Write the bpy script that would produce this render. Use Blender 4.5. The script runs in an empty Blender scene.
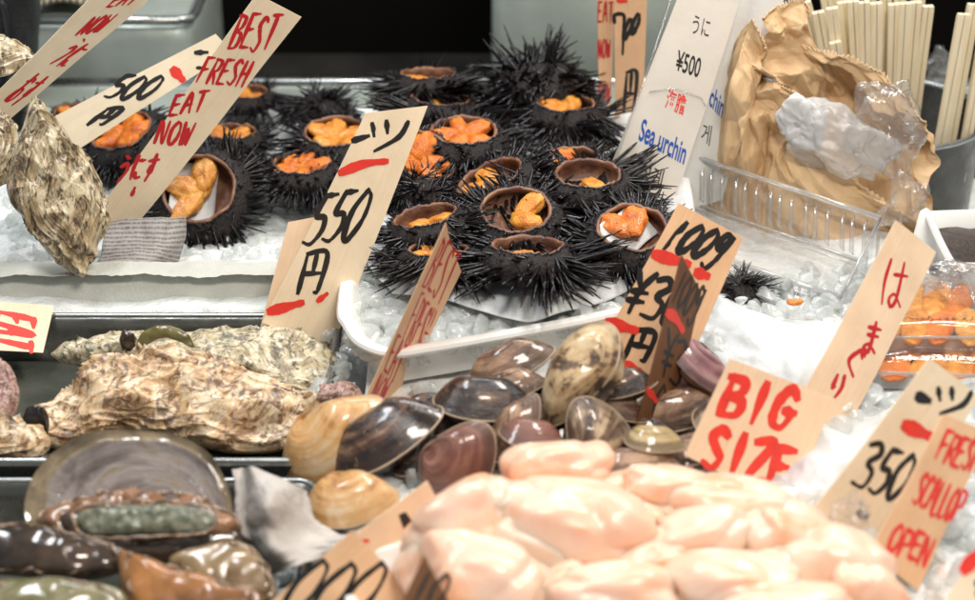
import bpy, math, random
from mathutils import Vector, Matrix, noise
V = Vector
PI = math.pi
random.seed(11)
sc = bpy.context.scene
COL = sc.collection
CM = 0.01
# ------------------------------------------------------------ camera frame (centimetres)
PITCH = math.radians(28); DIST = 130.0
CAM = V((0, -DIST*math.cos(PITCH), DIST*math.sin(PITCH)))
FWD = V((0, math.cos(PITCH), -math.sin(PITCH)))
RGT = V((1, 0, 0)); UPV = V((0, math.sin(PITCH), math.cos(PITCH)))
F = 1920.5
def ray(px, py):
    return (FWD + RGT*((px-487.5)/F) + UPV*((300-py)/F))
def PY(px, py, Y):            # point of the view ray at depth Y
    d = ray(px, py); return CAM + d*((Y-CAM.y)/d.y)
def PZ(px, py, z=0.0):        # point of the view ray at height z
    d = ray(px, py); return CAM + d*((z-CAM.z)/d.z)
def PN(px, py, p0, n):        # point of the view ray on a plane
    d = ray(px, py); return CAM + d*((p0-CAM).dot(n)/d.dot(n))
def pxcm(p): return (p-CAM).dot(FWD)/F
def camdir(r, u, t): return (RGT*r + UPV*u - FWD*t)
# ------------------------------------------------------------ mesh builder
class MB:
    def __init__(s): s.v = []; s.f = []; s.uv = []
    def add(s, vs, fs, uvs=None):
        o = len(s.v); s.v += [V(p) for p in vs]
        s.uv += (list(uvs) if uvs else [(0, 0)]*len(vs))
        s.f += [tuple(i+o for i in f) for f in fs]
    def grid(s, g, closed=False, uvf=None, flip=False):
        n = len(g); m = len(g[0]); vs = [p for r in g for p in r]; fs = []
        for i in range(n-1):
            for j in range(m if closed else m-1):
                k = (j+1) % m
                q = (i*m+j, i*m+k, (i+1)*m+k, (i+1)*m+j)
                fs.append(q[::-1] if flip else q)
        uv = [((j/(m if closed else m-1)), i/(n-1)) for i in range(n) for j in range(m)]
        s.add(vs, fs, uv)
    def sheet(s, g, th):
        n = len(g); m = len(g[0]); N = []
        for i in range(n):
            r = []
            for j in range(m):
                a = g[min(i+1, n-1)][j]-g[max(i-1, 0)][j]; b = g[i][min(j+1, m-1)]-g[i][max(j-1, 0)]
                c = b.cross(a); r.append(c.normalized() if c.length > 1e-9 else V((0, 0, 1)))
            N.append(r)
        t = [g[i][j]+N[i][j]*th*.5 for i in range(n) for j in range(m)]
        b = [g[i][j]-N[i][j]*th*.5 for i in range(n) for j in range(m)]
        uv = [(j/(m-1), i/(n-1)) for i in range(n) for j in range(m)]
        fs = []; K = n*m
        for i in range(n-1):
            for j in range(m-1):
                q = (i*m+j, (i+1)*m+j, (i+1)*m+j+1, i*m+j+1)
                fs.append(q); fs.append(tuple(K+x for x in q[::-1]))
        bd = [j for j in range(m)]+[i*m+m-1 for i in range(1, n)]+[(n-1)*m+j for j in range(m-2, -1, -1)]+[i*m for i in range(n-2, 0, -1)]
        for k in range(len(bd)):
            a, c = bd[k], bd[(k+1) % len(bd)]
            fs.append((a, c, K+c, K+a))
        s.add(t+b, fs, uv+uv)
        return N
    def box(s, c, sz, R=None, bev=0.0):
        c = V(c); x, y, z = [k/2 for k in sz]; b = min(bev, x*.9, y*.9, z*.9)
        if b <= 0:
            vs = [V((i*x, j*y, k*z)) for i in (-1, 1) for j in (-1, 1) for k in (-1, 1)]
            fs = [(0, 1, 3, 2), (4, 6, 7, 5), (0, 4, 5, 1), (2, 3, 7, 6), (0, 2, 6, 4), (1, 5, 7, 3)]
        else:
            import bmesh
            bm = bmesh.new(); bmesh.ops.create_cube(bm, size=1)
            for v in bm.verts: v.co = V((v.co.x*2*x, v.co.y*2*y, v.co.z*2*z))
            bmesh.ops.bevel(bm, geom=list(bm.edges), offset=b, segments=3, profile=.5, affect='EDGES')
            bm.verts.index_update()
            vs = [v.co.copy() for v in bm.verts]; fs = [tuple(v.index for v in f.verts) for f in bm.faces]; bm.free()
        if R: vs = [R @ p for p in vs]
        s.add([c+p for p in vs], fs)
    def tube(s, pts, r, n=8, cap=True):
        pts = [V(p) for p in pts]; L = len(pts); rr = r if isinstance(r, (list, tuple)) else [r]*L
        up = V((.13, .21, .97)); g = []
        for i, p in enumerate(pts):
            t = (pts[min(i+1, L-1)]-pts[max(i-1, 0)]).normalized()
            a = t.cross(up)
            if a.length < .1: a = t.cross(V((1, 0, 0)))
            a.normalize(); b = t.cross(a)
            g.append([p+(a*math.cos(2*PI*k/n)+b*math.sin(2*PI*k/n))*rr[i] for k in range(n)])
        o = len(s.v); s.grid(g, closed=True)
        if cap:
            s.f.append(tuple(o+k for k in range(n))[::-1]); s.f.append(tuple(o+(L-1)*n+k for k in range(n)))
    def loft(s, rings, caps=(True, True)):
        o = len(s.v); n = len(rings[0]); s.grid(rings, closed=True)
        if caps[0]: s.f.append(tuple(o+k for k in range(n))[::-1])
        if caps[1]: s.f.append(tuple(o+(len(rings)-1)*n+k for k in range(n)))
def obj(name, mb, mat, parent=None, smooth=True, local=False):
    me = bpy.data.meshes.new(name)
    base = V((0, 0, 0))
    if parent is not None and not local: base = V(parent['_b'])
    me.from_pydata([tuple((p-base)*CM) for p in mb.v], [], mb.f)
    uvl = me.uv_layers.new(name='UVMap')
    li = [0]*len(me.loops); me.loops.foreach_get('vertex_index', li)
    fl = [0.0]*(2*len(li))
    for k, vi in enumerate(li): fl[2*k], fl[2*k+1] = mb.uv[vi]
    uvl.data.foreach_set('uv', fl)
    if smooth: me.polygons.foreach_set('use_smooth', [True]*len(me.polygons))
    me.materials.append(mat); me.update()
    if smooth == 'auto':
        try: me.set_sharp_from_angle(angle=math.radians(38))
        except Exception: pass
    o = bpy.data.objects.new(name, me); COL.objects.link(o)
    if parent is not None: o.parent = parent
    return o
def thing(name, label, cat, base=(0, 0, 0), group=None):
    o = bpy.data.objects.new(name, None); COL.objects.link(o)
    o.empty_display_size = .01
    o.location = V(base)*CM; o['_b'] = tuple(base); o['label'] = label; o['category'] = cat
    if group: o['group'] = group
    return o
def tag(o, label, cat, group=None):
    o['label'] = label; o['category'] = cat
    if group: o['group'] = group
    return o
def dup(root, label, group=None):
    r = root.copy(); COL.objects.link(r); r['label'] = label
    if group: r['group'] = group
    for ch in root.children:
        c = ch.copy(); COL.objects.link(c); c.parent = r
        for g in ch.children:
            d = g.copy(); COL.objects.link(d); d.parent = c
    return r
def cr(pts, n, closed=False):      # catmull-rom resample to n points
    pts = [V(p) for p in pts]; L = len(pts); out = []
    for k in range(n):
        t = k/(n if closed else n-1)*(L if closed else L-1)
        i = int(t); u = t-i
        if not closed and i >= L-1: i = L-2; u = 1.0
        def g(q): return pts[q % L] if closed else pts[max(0, min(L-1, q))]
        a, b, c, d = g(i-1), g(i), g(i+1), g(i+2)
        out.append(.5*((2*b)+(c-a)*u+(2*a-5*b+4*c-d)*u*u+(3*b-a-3*c+d)*u**3))
    return out
def patch(rows, nu, nv):           # rows of world control points
    R = [cr(r, nu) for r in rows]
    cols = [cr([R[i][j] for i in range(len(R))], nv) for j in range(nu)]
    return [[cols[j][i] for j in range(nu)] for i in range(nv)]
def hsh(i, j, s):
    x = math.sin(i*127.1+j*311.7+s*74.7)*43758.5453
    return x-math.floor(x)
def fac(u, v, c, s):               # continuous piecewise linear facets
    a = s*1.3; u, v = u*math.cos(a)-v*math.sin(a), u*math.sin(a)+v*math.cos(a)
    u += 100.3; v += 100.7
    u /= c; v /= c; i = math.floor(u); j = math.floor(v); x = u-i; y = v-j
    h00 = hsh(i, j, s); h10 = hsh(i+1, j, s); h01 = hsh(i, j+1, s); h11 = hsh(i+1, j+1, s)
    if hsh(i, j, s+9) > .5:
        return (h00+(h10-h00)*x+(h11-h10)*y if x > y else h00+(h11-h01)*x+(h01-h00)*y)-.5
    return (h00+(h10-h00)*x+(h01-h00)*y if x+y < 1 else h11+(h01-h11)*(1-x)+(h10-h11)*(1-y))-.5
def crumple(g, w, h, amp, c, s, edge=None):
    n = len(g); m = len(g[0]); out = []
    for i in range(n):
        r = []
        for j in range(m):
            a = g[min(i+1, n-1)][j]-g[max(i-1, 0)][j]; b = g[i][min(j+1, m-1)]-g[i][max(j-1, 0)]
            N = b.cross(a)
            if N.length > 1e-9: N.normalize()
            u = j/(m-1)*w; v = i/(n-1)*h
            d = amp*(fac(u, v, c, s)*1.0+fac(u, v, c*.47, s+1)*.5+fac(u, v, c*.23, s+2)*.22)
            if edge: d *= edge(j/(m-1), i/(n-1))
            r.append(g[i][j]+N*d)
        out.append(r)
    return out
def nz(p, f=1.0, s=0.0): return noise.noise(V((p[0]*f+s, p[1]*f-s*.7, p[2]*f+s*.3)))
# ------------------------------------------------------------ materials
def newmat(name):
    m = bpy.data.materials.new(name); m.use_nodes = True; nt = m.node_tree
    b = nt.nodes['Principled BSDF']; return m, nt, b
def coords(nt, uv=False, scale=(1, 1, 1)):
    t = nt.nodes.new('ShaderNodeTexCoord'); mp = nt.nodes.new('ShaderNodeMapping')
    k = 1 if uv else 100
    mp.inputs['Scale'].default_value = (scale[0]*k, scale[1]*k, scale[2]*k)
    nt.links.new(t.outputs['UV' if uv else 'Object'], mp.inputs[0]); return mp.outputs[0]
def ntex(nt, vec, sc_, det=4, rough=.6, dist=0.0):
    n = nt.nodes.new('ShaderNodeTexNoise'); n.inputs['Scale'].default_value = sc_
    n.inputs['Detail'].default_value = det; n.inputs['Roughness'].default_value = rough
    n.inputs['Distortion'].default_value = dist
    nt.links.new(vec, n.inputs['Vector']); return n.outputs['Fac']
def ramp(nt, fac_, stops, const=False):
    r = nt.nodes.new('ShaderNodeValToRGB'); e = r.color_ramp.elements
    if const: r.color_ramp.interpolation = 'CONSTANT'
    while len(e) < len(stops): e.new(.5)
    for k, (p, c) in enumerate(stops):
        e[k].position = p; e[k].color = (*c, 1) if len(c) == 3 else c
    nt.links.new(fac_, r.inputs[0]); return r.outputs[0]
def mix(nt, f, a, b, mode='MIX'):
    m = nt.nodes.new('ShaderNodeMix'); m.data_type = 'RGBA'; m.blend_type = mode
    for k, x in ((0, f), (6, a), (7, b)):
        if hasattr(x, 'links'): nt.links.new(x, m.inputs[k])
        else: m.inputs[k].default_value = x if k == 0 else (*x, 1)
    return m.outputs[2]
def bump(nt, b, h, dist=.1, st=1.0):
    n = nt.nodes.new('ShaderNodeBump'); n.inputs['Distance'].default_value = dist*CM; n.inputs['Strength'].default_value = st
    nt.links.new(h, n.inputs['Height']); nt.links.new(n.outputs[0], b.inputs['Normal']); return n
def g3(v): return (v, v, v)
def simple(name, c1, c2=None, rough=.5, nscale=.5, bd=0.0, bscale=3, metal=0, sss=0, coat=0, stretch=(1, 1, 1), spec=.5, det=5, rvar=0):
    m, nt, b = newmat(name); vec = coords(nt, scale=stretch)
    c2 = c2 or tuple(x*.8 for x in c1)
    f = ntex(nt, vec, nscale, det)
    nt.links.new(ramp(nt, f, [(.33, c1), (.68, c2)]), b.inputs['Base Color'])
    b.inputs['Roughness'].default_value = rough; b.inputs['Metallic'].default_value = metal
    b.inputs['Specular IOR Level'].default_value = spec
    if rvar:
        nt.links.new(ramp(nt, ntex(nt, vec, nscale*2.3, 4), [(.35, g3(rough)), (.65, g3(min(1, rough+rvar)))]), b.inputs['Roughness'])
    if bd: bump(nt, b, ntex(nt, vec, bscale, 5), bd)
    if sss:
        b.inputs['Subsurface Weight'].default_value = sss; b.inputs['Subsurface Scale'].default_value = .008
        b.inputs['Subsurface Radius'].default_value = (1, .5, .3)
    if coat: b.inputs['Coat Weight'].default_value = coat; b.inputs['Coat Roughness'].default_value = .06
    return m
def fres(nt, bp, f0=.04, k=.7, pw=3.5):
    lw = nt.nodes.new('ShaderNodeLayerWeight'); lw.inputs[0].default_value = .5; nt.links.new(bp.outputs[0], lw.inputs['Normal'])
    p = nt.nodes.new('ShaderNodeMath'); p.operation = 'POWER'; p.inputs[1].default_value = pw; nt.links.new(lw.outputs['Facing'], p.inputs[0])
    q = nt.nodes.new('ShaderNodeMath'); q.operation = 'MULTIPLY_ADD'; q.inputs[1].default_value = k; q.inputs[2].default_value = f0; nt.links.new(p.outputs[0], q.inputs[0])
    return q
M = {}
# wooden slips: thin veneer with fine vertical grain
def veneer(name, c1, c2):
    m, nt, b = newmat(name); vec = coords(nt, uv=True, scale=(1, 1, 1))
    mp = nt.nodes.new('ShaderNodeMapping'); mp.inputs['Scale'].default_value = (22, .9, 1); nt.links.new(vec, mp.inputs[0])
    g = ntex(nt, mp.outputs[0], 2.0, 6, .65, .6); g2 = ntex(nt, coords(nt), .35, 3)
    c = mix(nt, .3, ramp(nt, g, [(.3, c1), (.62, c2), (.75, tuple(x*.72 for x in c2))]), ramp(nt, g2, [(.35, c1), (.7, tuple(x*.66 for x in c2))]))
    nt.links.new(c, b.inputs['Base Color']); b.inputs['Roughness'].default_value = .55
    b.inputs['Subsurface Weight'].default_value = 0
    bump(nt, b, g, .012); return m
M['slip'] = veneer('wood_slip', (.93, .78, .57), (.88, .70, .48))
M['slip_pale'] = veneer('wood_slip_pale', (.90, .79, .60), (.85, .71, .51))
M['slip_orange'] = veneer('wood_slip_orange', (.88, .57, .34), (.80, .47, .26))
M['slip_brown'] = veneer('wood_slip_brown', (.20, .085, .03), (.13, .05, .018))
M['slip_peach'] = veneer('wood_slip_peach', (.92, .70, .49), (.87, .61, .40))
M['black_ink'] = simple('black_ink', (.012, .011, .011), (.02, .018, .018), rough=.4)
M['red_ink'] = simple('red_ink', (.62, .015, .02), (.50, .012, .02), rough=.4, nscale=1.5)
M['scarlet_ink'] = simple('scarlet_ink', (.85, .05, .03), (.72, .04, .03), rough=.4, nscale=1.5)
M['blue_ink'] = simple('blue_ink', (.02, .09, .42), (.02, .08, .36), rough=.35)
M['label_paper'] = simple('label_paper', (.74, .68, .60), (.66, .60, .52), rough=.22, nscale=.25, bd=.04, bscale=.5, coat=.6)
M['label_white'] = simple('label_white', (.72, .70, .66), (.66, .64, .6), rough=.25, nscale=.25, bd=.05, bscale=.6, coat=.6)
M['steel'] = simple('brushed_steel', (.50, .51, .50), (.38, .40, .39), rough=.22, nscale=.3, metal=.9, bd=.01, bscale=2, rvar=.2)
M['dull_steel'] = simple('wet_dull_steel', (.17, .17, .155), (.10, .10, .09), rough=.14, nscale=.25, metal=.6, bd=.02, bscale=1.5, rvar=.25)
M['pale_steel'] = simple('pale_green_steel', (.52, .58, .53), (.42, .48, .44), rough=.32, nscale=.18, metal=.35, bd=.02, bscale=1.2, rvar=.2)
M['foam'] = simple('styrofoam', (.66, .66, .60), (.54, .55, .50), rough=.5, nscale=.35, bd=.08, bscale=5)
M['white_plastic'] = simple('white_plastic', (.84, .83, .80), (.79, .78, .75), rough=.3, nscale=.2, coat=.2)
M['wet_paper'] = simple('wet_white_paper', (.68, .68, .67), (.60, .60, .60), rough=.55, nscale=.4, bd=.06, bscale=2.2, sss=.15)
M['tissue'] = simple('grey_cloth', (.56, .52, .48), (.46, .42, .39), rough=.8, nscale=.5, bd=.05, bscale=6)
M['kraft'] = simple('kraft_paper', (.70, .48, .27), (.63, .42, .22), rough=.6, nscale=.35, bd=.008, bscale=5)
M['kraft_fibre'] = simple('kraft_fibre_edge', (.72, .52, .33), (.6, .4, .22), rough=.8, nscale=3)
M['chop'] = simple('chopstick_wood', (.88, .78, .57), (.80, .68, .47), rough=.55, nscale=.6, stretch=(4, 4, .4), bd=.02, bscale=4)
M['cup'] = simple('dark_steel_cup', (.10, .10, .095), (.05, .05, .05), rough=.22, nscale=.3, metal=.85, rvar=.2)
M['counter'] = simple('dark_counter', (.035, .033, .03), (.018, .017, .016), rough=.35, nscale=.15, bd=.03)
M['backwall'] = simple('recess_shade_black', (.007, .006, .005), (.0035, .003, .0025), rough=.9, nscale=.03, spec=.05)  # near-black base paints in the shade of the recess despite the lamps
M['leather'] = simple('black_grained_leather', (.012, .013, .015), (.006, .007, .008), rough=.42, nscale=1, bd=.12, bscale=2.2)
M['spine'] = simple('urchin_spine', (.004, .0035, .0045), (.011, .0065, .0075), rough=.26, nscale=1.2, spec=.42)
M['test'] = simple('urchin_test', (.006, .004, .004), (.020, .010, .008), rough=.6, nscale=3, bd=.2, bscale=5)
def roe_mat(name, a, b_, c):
    m, nt, b = newmat(name); vec = coords(nt)
    f = ntex(nt, vec, 1.1, 5, .6, .4)
    nt.links.new(ramp(nt, f, [(.32, a), (.5, b_), (.68, c)]), b.inputs['Base Color'])
    b.inputs['Roughness'].default_value = .4; b.inputs['Coat Weight'].default_value = .2; b.inputs['Coat Roughness'].default_value = .15
    b.inputs['Subsurface Weight'].default_value = .35; b.inputs['Subsurface Scale'].default_value = .004
    b.inputs['Subsurface Radius'].default_value = (1, .4, .1)
    v = nt.nodes.new('ShaderNodeTexVoronoi'); v.inputs['Scale'].default_value = 11; nt.links.new(vec, v.inputs['Vector'])
    bump(nt, b, v.outputs['Distance'], .05); return m
M['roe'] = roe_mat('orange_roe', (.82, .40, .06), (.76, .28, .03), (.50, .14, .015))
M['roe_deep'] = roe_mat('deep_orange_roe', (.84, .27, .03), (.72, .19, .015), (.45, .09, .01))
M['roe_yellow'] = roe_mat('yellow_roe', (.80, .44, .12), (.72, .32, .06), (.48, .17, .03))
def inner_mat():
    m, nt, b = newmat('urchin_inner'); vec = coords(nt)
    f = ntex(nt, vec, .9, 5)
    nt.links.new(ramp(nt, f, [(.3, (.36, .18, .09)), (.52, (.18, .08, .05)), (.7, (.07, .032, .025))]), b.inputs['Base Color'])
    b.inputs['Roughness'].default_value = .4; bump(nt, b, ntex(nt, vec, 5, 4), .06); return m
M['inner'] = inner_mat()
def clam_mat(name, stops, ringstr=.5, rough=.22, raystr=0.0, seed=0.0, edge=.6):
    m, nt, b = newmat(name)
    t = nt.nodes.new('ShaderNodeTexCoord'); vec = coords(nt)
    mp = nt.nodes.new('ShaderNodeMapping'); mp.inputs['Scale'].default_value = (1.0, 7, 1); mp.inputs['Location'].default_value = (seed, seed, 0)
    nt.links.new(t.outputs['UV'], mp.inputs[0])
    rings = ntex(nt, mp.outputs[0], 1.0, 5, .65)
    mp2 = nt.nodes.new('ShaderNodeMapping'); mp2.inputs['Scale'].default_value = (14, .6, 1); mp2.inputs['Location'].default_value = (seed*2, seed, 0)
    nt.links.new(t.outputs['UV'], mp2.inputs[0])
    rays = ntex(nt, mp2.outputs[0], 1.0, 3)
    oi = nt.nodes.new('ShaderNodeObjectInfo'); va = nt.nodes.new('ShaderNodeVectorMath'); va.operation = 'SCALE'; va.inputs['Scale'].default_value = 100; nt.links.new(t.outputs['Object'], va.inputs[0])
    vc = nt.nodes.new('ShaderNodeVectorMath'); vc.operation = 'SCALE'; vc.inputs['Scale'].default_value = 60; nt.links.new(oi.outputs['Location'], vc.inputs[0])
    vb = nt.nodes.new('ShaderNodeVectorMath'); vb.operation = 'ADD'; nt.links.new(va.outputs[0], vb.inputs[0]); nt.links.new(vc.outputs[0], vb.inputs[1])
    blot = ntex(nt, vb.outputs[0], 1.7, 5, .62, .7)
    f = mix(nt, ringstr, blot, rings)
    if raystr: f = mix(nt, raystr, f, rays)
    stops = [(.5+(p_-.5)*.62, c_) for p_, c_ in stops]
    sp = nt.nodes.new('ShaderNodeSeparateXYZ'); nt.links.new(t.outputs['UV'], sp.inputs[0])
    ed = ramp(nt, mix(nt, .22, sp.outputs[1], blot), [(.73, g3(0)), (.80, g3(edge))])
    c = mix(nt, ed, ramp(nt, f, stops), (.045, .028, .02))
    wear = ramp(nt, ntex(nt, vb.outputs[0], 5.5, 6, .7, .6), [(.62, g3(0)), (.66, g3(.4))])
    c = mix(nt, wear, c, (.46, .34, .24))
    nt.links.new(c, b.inputs['Base Color'])
    nt.links.new(ramp(nt, blot, [(.4, g3(rough)), (.62, g3(rough+.16))]), b.inputs['Roughness']); b.inputs['Coat Weight'].default_value = .6; b.inputs['Coat Roughness'].default_value = .07
    mp3 = nt.nodes.new('ShaderNodeMapping'); mp3.inputs['Scale'].default_value = (1.0, 46, 1); nt.links.new(t.outputs['UV'], mp3.inputs[0])
    bump(nt, b, ntex(nt, mp3.outputs[0], 1.0, 4, .7), .06); return m
M['clam_tan'] = clam_mat('clam_tan', [(.32, (.36, .17, .06)), (.42, (.62, .33, .12)), (.54, (.68, .42, .19)), (.66, (.76, .58, .38))], .5, edge=.12)
M['clam_dark'] = clam_mat('clam_dark', [(.40, (.009, .007, .008)), (.52, (.035, .019, .015)), (.62, (.12, .06, .035)), (.76, (.34, .22, .13))], .45, .12, seed=2)
M['clam_brown'] = clam_mat('clam_brown', [(.35, (.05, .024, .015)), (.50, (.19, .095, .05)), (.64, (.44, .28, .17))], .6, .22, seed=3)
M['clam_red'] = clam_mat('clam_red', [(.33, (.13, .045, .03)), (.52, (.21, .08, .055)), (.68, (.33, .16, .11))], .75, .3, seed=4)
M['clam_cream'] = clam_mat('clam_cream', [(.36, (.03, .018, .014)), (.44, (.16, .09, .05)), (.475, (.50, .34, .17)), (.66, (.74, .60, .38))], .32, .24, .18, seed=5, edge=.25)
M['clam_stripe'] = clam_mat('clam_stripe', [(.36, (.05, .028, .02)), (.47, (.18, .11, .07)), (.54, (.42, .30, .19)), (.7, (.58, .45, .3))], .35, .3, .5, seed=6)
M['clam_olive'] = clam_mat('clam_olive', [(.35, (.24, .16, .06)), (.5, (.40, .29, .13)), (.65, (.56, .43, .24))], .7, .35, seed=7)
M['clam_purple'] = clam_mat('clam_purple', [(.35, (.16, .065, .075)), (.5, (.30, .15, .16)), (.65, (.47, .29, .28))], .6, .28, seed=8)
M['clam_inside'] = simple('clam_inside', (.55, .36, .2), (.30, .17, .09), rough=.25, nscale=.6)
M['ligament'] = simple('clam_ligament', (.012, .010, .010), rough=.35)
M['margin'] = simple('clam_margin', (.50, .38, .27), (.34, .23, .15), rough=.4, nscale=2)
def oyster_mat(name, pale, tan, brown, dark, sc_=.5, st=(1, 1, 1)):
    m, nt, b = newmat(name); vec = coords(nt, scale=st)
    big = ntex(nt, vec, sc_*.8, 5, .6, 1.2); fine = ntex(nt, vec, sc_*2.3, 5, .66, 1.5)
    t = nt.nodes.new('ShaderNodeTexCoord'); mp = nt.nodes.new('ShaderNodeMapping'); mp.inputs['Scale'].default_value = (3, 13, 1)
    nt.links.new(t.outputs['UV'], mp.inputs[0]); lam = ntex(nt, mp.outputs[0], 1, 6, .7, 1.4)
    c = ramp(nt, big, [(.36, brown), (.44, tan), (.52, pale), (.60, tan), (.66, pale)])
    c2 = ramp(nt, fine, [(.38, dark), (.46, brown), (.54, pale), (.62, tuple(min(.9, x*1.15) for x in pale))])
    c = mix(nt, ramp(nt, fine, [(.42, g3(.9)), (.54, g3(.12))]), c, c2)
    c = mix(nt, ramp(nt, lam, [(.36, g3(.75)), (.46, g3(0))]), c, tuple((x+y)/2 for x, y in zip(brown, dark)))
    c = mix(nt, ramp(nt, lam, [(.56, g3(0)), (.64, g3(.6))]), c, tuple(min(.92, x*1.25) for x in pale))
    pur = ramp(nt, ntex(nt, vec, sc_*1.1, 5, .7, 1.2), [(.58, g3(0)), (.68, g3(.4))])
    c = mix(nt, pur, c, (.30, .20, .20))
    pt_ = ramp(nt, ntex(nt, vec, sc_*.55, 6, .72, 1.8), [(.34, g3(.85)), (.43, g3(0))])
    c = mix(nt, pt_, c, mix(nt, fine, dark, brown))
    nt.links.new(c, b.inputs['Base Color']); b.inputs['Roughness'].default_value = .33
    b.inputs['Coat Weight'].default_value = .25; b.inputs['Coat Roughness'].default_value = .12
    bump(nt, b, mix(nt, .5, fine, lam), .08); return m
M['oyster'] = oyster_mat('oyster_shell', (.82, .69, .50), (.68, .42, .19), (.34, .18, .08), (.07, .04, .03), .42)
M['oyster_up'] = oyster_mat('oyster_shell_standing', (.76, .67, .48), (.48, .34, .17), (.15, .095, .05), (.02, .015, .010), .45, (1.6, 1.6, .5))
M['oyster_green'] = oyster_mat('oyster_shell_mossy', (.74, .66, .50), (.50, .40, .22), (.20, .17, .09), (.05, .045, .03), .5)
M['oyster_pink'] = oyster_mat('oyster_shell_pink', (.62, .45, .38), (.42, .24, .2), (.22, .10, .09), (.08, .04, .04), 1.2)
M['moss_flap'] = simple('olive_flap', (.16, .13, .03), (.07, .055, .015), rough=.3, nscale=.8, bd=.06, bscale=2, coat=.5)
def nacre(name, stops, rough=.09):
    m, nt, b = newmat(name); t = nt.nodes.new('ShaderNodeTexCoord'); mp = nt.nodes.new('ShaderNodeMapping'); mp.inputs['Scale'].default_value = (2.2, 4.5, 1)
    nt.links.new(t.outputs['UV'], mp.inputs[0]); f = mix(nt, .5, ntex(nt, mp.outputs[0], 1, 4, .6, .5), ntex(nt, coords(nt), .3, 4, .6, 1))
    sp = nt.nodes.new('ShaderNodeSeparateXYZ'); nt.links.new(t.outputs['UV'], sp.inputs[0])
    rb = ramp(nt, mix(nt, .12, sp.outputs[1], f), [(.80, g3(0)), (.83, g3(1))])
    nt.links.new(mix(nt, rb, ramp(nt, f, stops), ramp(nt, f, [(.4, (.08, .055, .03)), (.52, (.30, .23, .14)), (.62, (.16, .12, .07))])), b.inputs['Base Color']); b.inputs['Roughness'].default_value = rough
    b.inputs['Coat Weight'].default_value = 1; b.inputs['Coat Roughness'].default_value = .05
    bump(nt, b, f, .3); return m
M['nacre'] = nacre('shell_nacre', [(.36, (.08, .06, .05)), (.46, (.20, .16, .145)), (.54, (.33, .29, .27)), (.62, (.26, .19, .12)), (.7, (.50, .42, .32))])
M['foot'] = simple('abalone_foot', (.08, .10, .07), (.34, .34, .25), rough=.35, nscale=2.2, bd=.02, bscale=3, coat=.2, det=8)
M['frill'] = simple('abalone_frill', (.40, .20, .10), (.07, .04, .025), rough=.15, nscale=.7, bd=.10, bscale=1.6, coat=.8)
M['abalone_dark'] = simple('abalone_dark', (.018, .013, .010), (.09, .055, .035), rough=.15, nscale=.6, coat=.6)
M['abalone_orange'] = simple('abalone_orange', (.44, .19, .06), (.13, .055, .025), rough=.2, nscale=.35, coat=.5)
M['abalone_green'] = simple('abalone_green', (.12, .115, .05), (.30, .26, .15), rough=.2, nscale=.8, coat=.6)
M['abalone_tan'] = simple('abalone_tan', (.33, .23, .12), (.15, .09, .045), rough=.25, nscale=.5, coat=.5)
def scallop_mat():
    m, nt, b = newmat('scallop_flesh'); vec = coords(nt)
    oi = nt.nodes.new('ShaderNodeObjectInfo')
    f = ntex(nt, vec, .30, 2, .5, .2)
    c = ramp(nt, f, [(.28, (.80, .42, .24)), (.40, (.83, .53, .38)), (.54, (.85, .60, .46)), (.70, (.86, .65, .53))])
    nt.links.new(c, b.inputs['Base Color']); b.inputs['Roughness'].default_value = .34
    b.inputs['Subsurface Weight'].default_value = .7; b.inputs['Subsurface Scale'].default_value = .012
    b.inputs['Subsurface Radius'].default_value = (1, .42, .25)
    b.inputs['Coat Weight'].default_value = .22; b.inputs['Coat Roughness'].default_value = .15
    bump(nt, b, ntex(nt, vec, 1.2, 4), .05); return m
M['scallop'] = scallop_mat()
def ice_mat(name, glassy):
    m, nt, b = newmat(name); vec = coords(nt)
    df = nt.nodes.new('ShaderNodeBsdfDiffuse'); df.inputs[0].default_value = (.90, .92, .91, 1)
    tl = nt.nodes.new('ShaderNodeBsdfTranslucent'); tl.inputs[0].default_value = (.92, .94, .93, 1)
    m0 = nt.nodes.new('ShaderNodeMixShader'); m0.inputs[0].default_value = .55
    nt.links.new(df.outputs[0], m0.inputs[1]); nt.links.new(tl.outputs[0], m0.inputs[2])
    tr = nt.nodes.new('ShaderNodeBsdfTransparent'); tr.inputs[0].default_value = (.97, .98, .98, 1)
    m1 = nt.nodes.new('ShaderNodeMixShader')
    f = ramp(nt, ntex(nt, vec, .7, 4), [(.35, g3(glassy+.2)), (.65, g3(glassy-.2))])
    nt.links.new(f, m1.inputs[0]); nt.links.new(m0.outputs[0], m1.inputs[1]); nt.links.new(tr.outputs[0], m1.inputs[2])
    bp = nt.nodes.new('ShaderNodeBump'); bp.inputs['Distance'].default_value = .1*CM; nt.links.new(ntex(nt, vec, 1.5, 4), bp.inputs['Height'])
    gl = nt.nodes.new('ShaderNodeBsdfGlossy'); gl.inputs['Roughness'].default_value = .12; nt.links.new(bp.outputs[0], gl.inputs['Normal'])
    fr = fres(nt, bp, .05, .35)
    m2 = nt.nodes.new('ShaderNodeMixShader'); nt.links.new(fr.outputs[0], m2.inputs[0]); nt.links.new(m1.outputs[0], m2.inputs[1]); nt.links.new(gl.outputs[0], m2.inputs[2])
    nt.links.new(m2.outputs[0], nt.nodes['Material Output'].inputs[0]); return m
M['ice'] = ice_mat('ice_lumps', .42)
M['frost'] = simple('packed_ice', (.86, .87, .86), (.76, .79, .78), rough=.25, nscale=.5, bd=.35, bscale=1.1, sss=.2)
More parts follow.
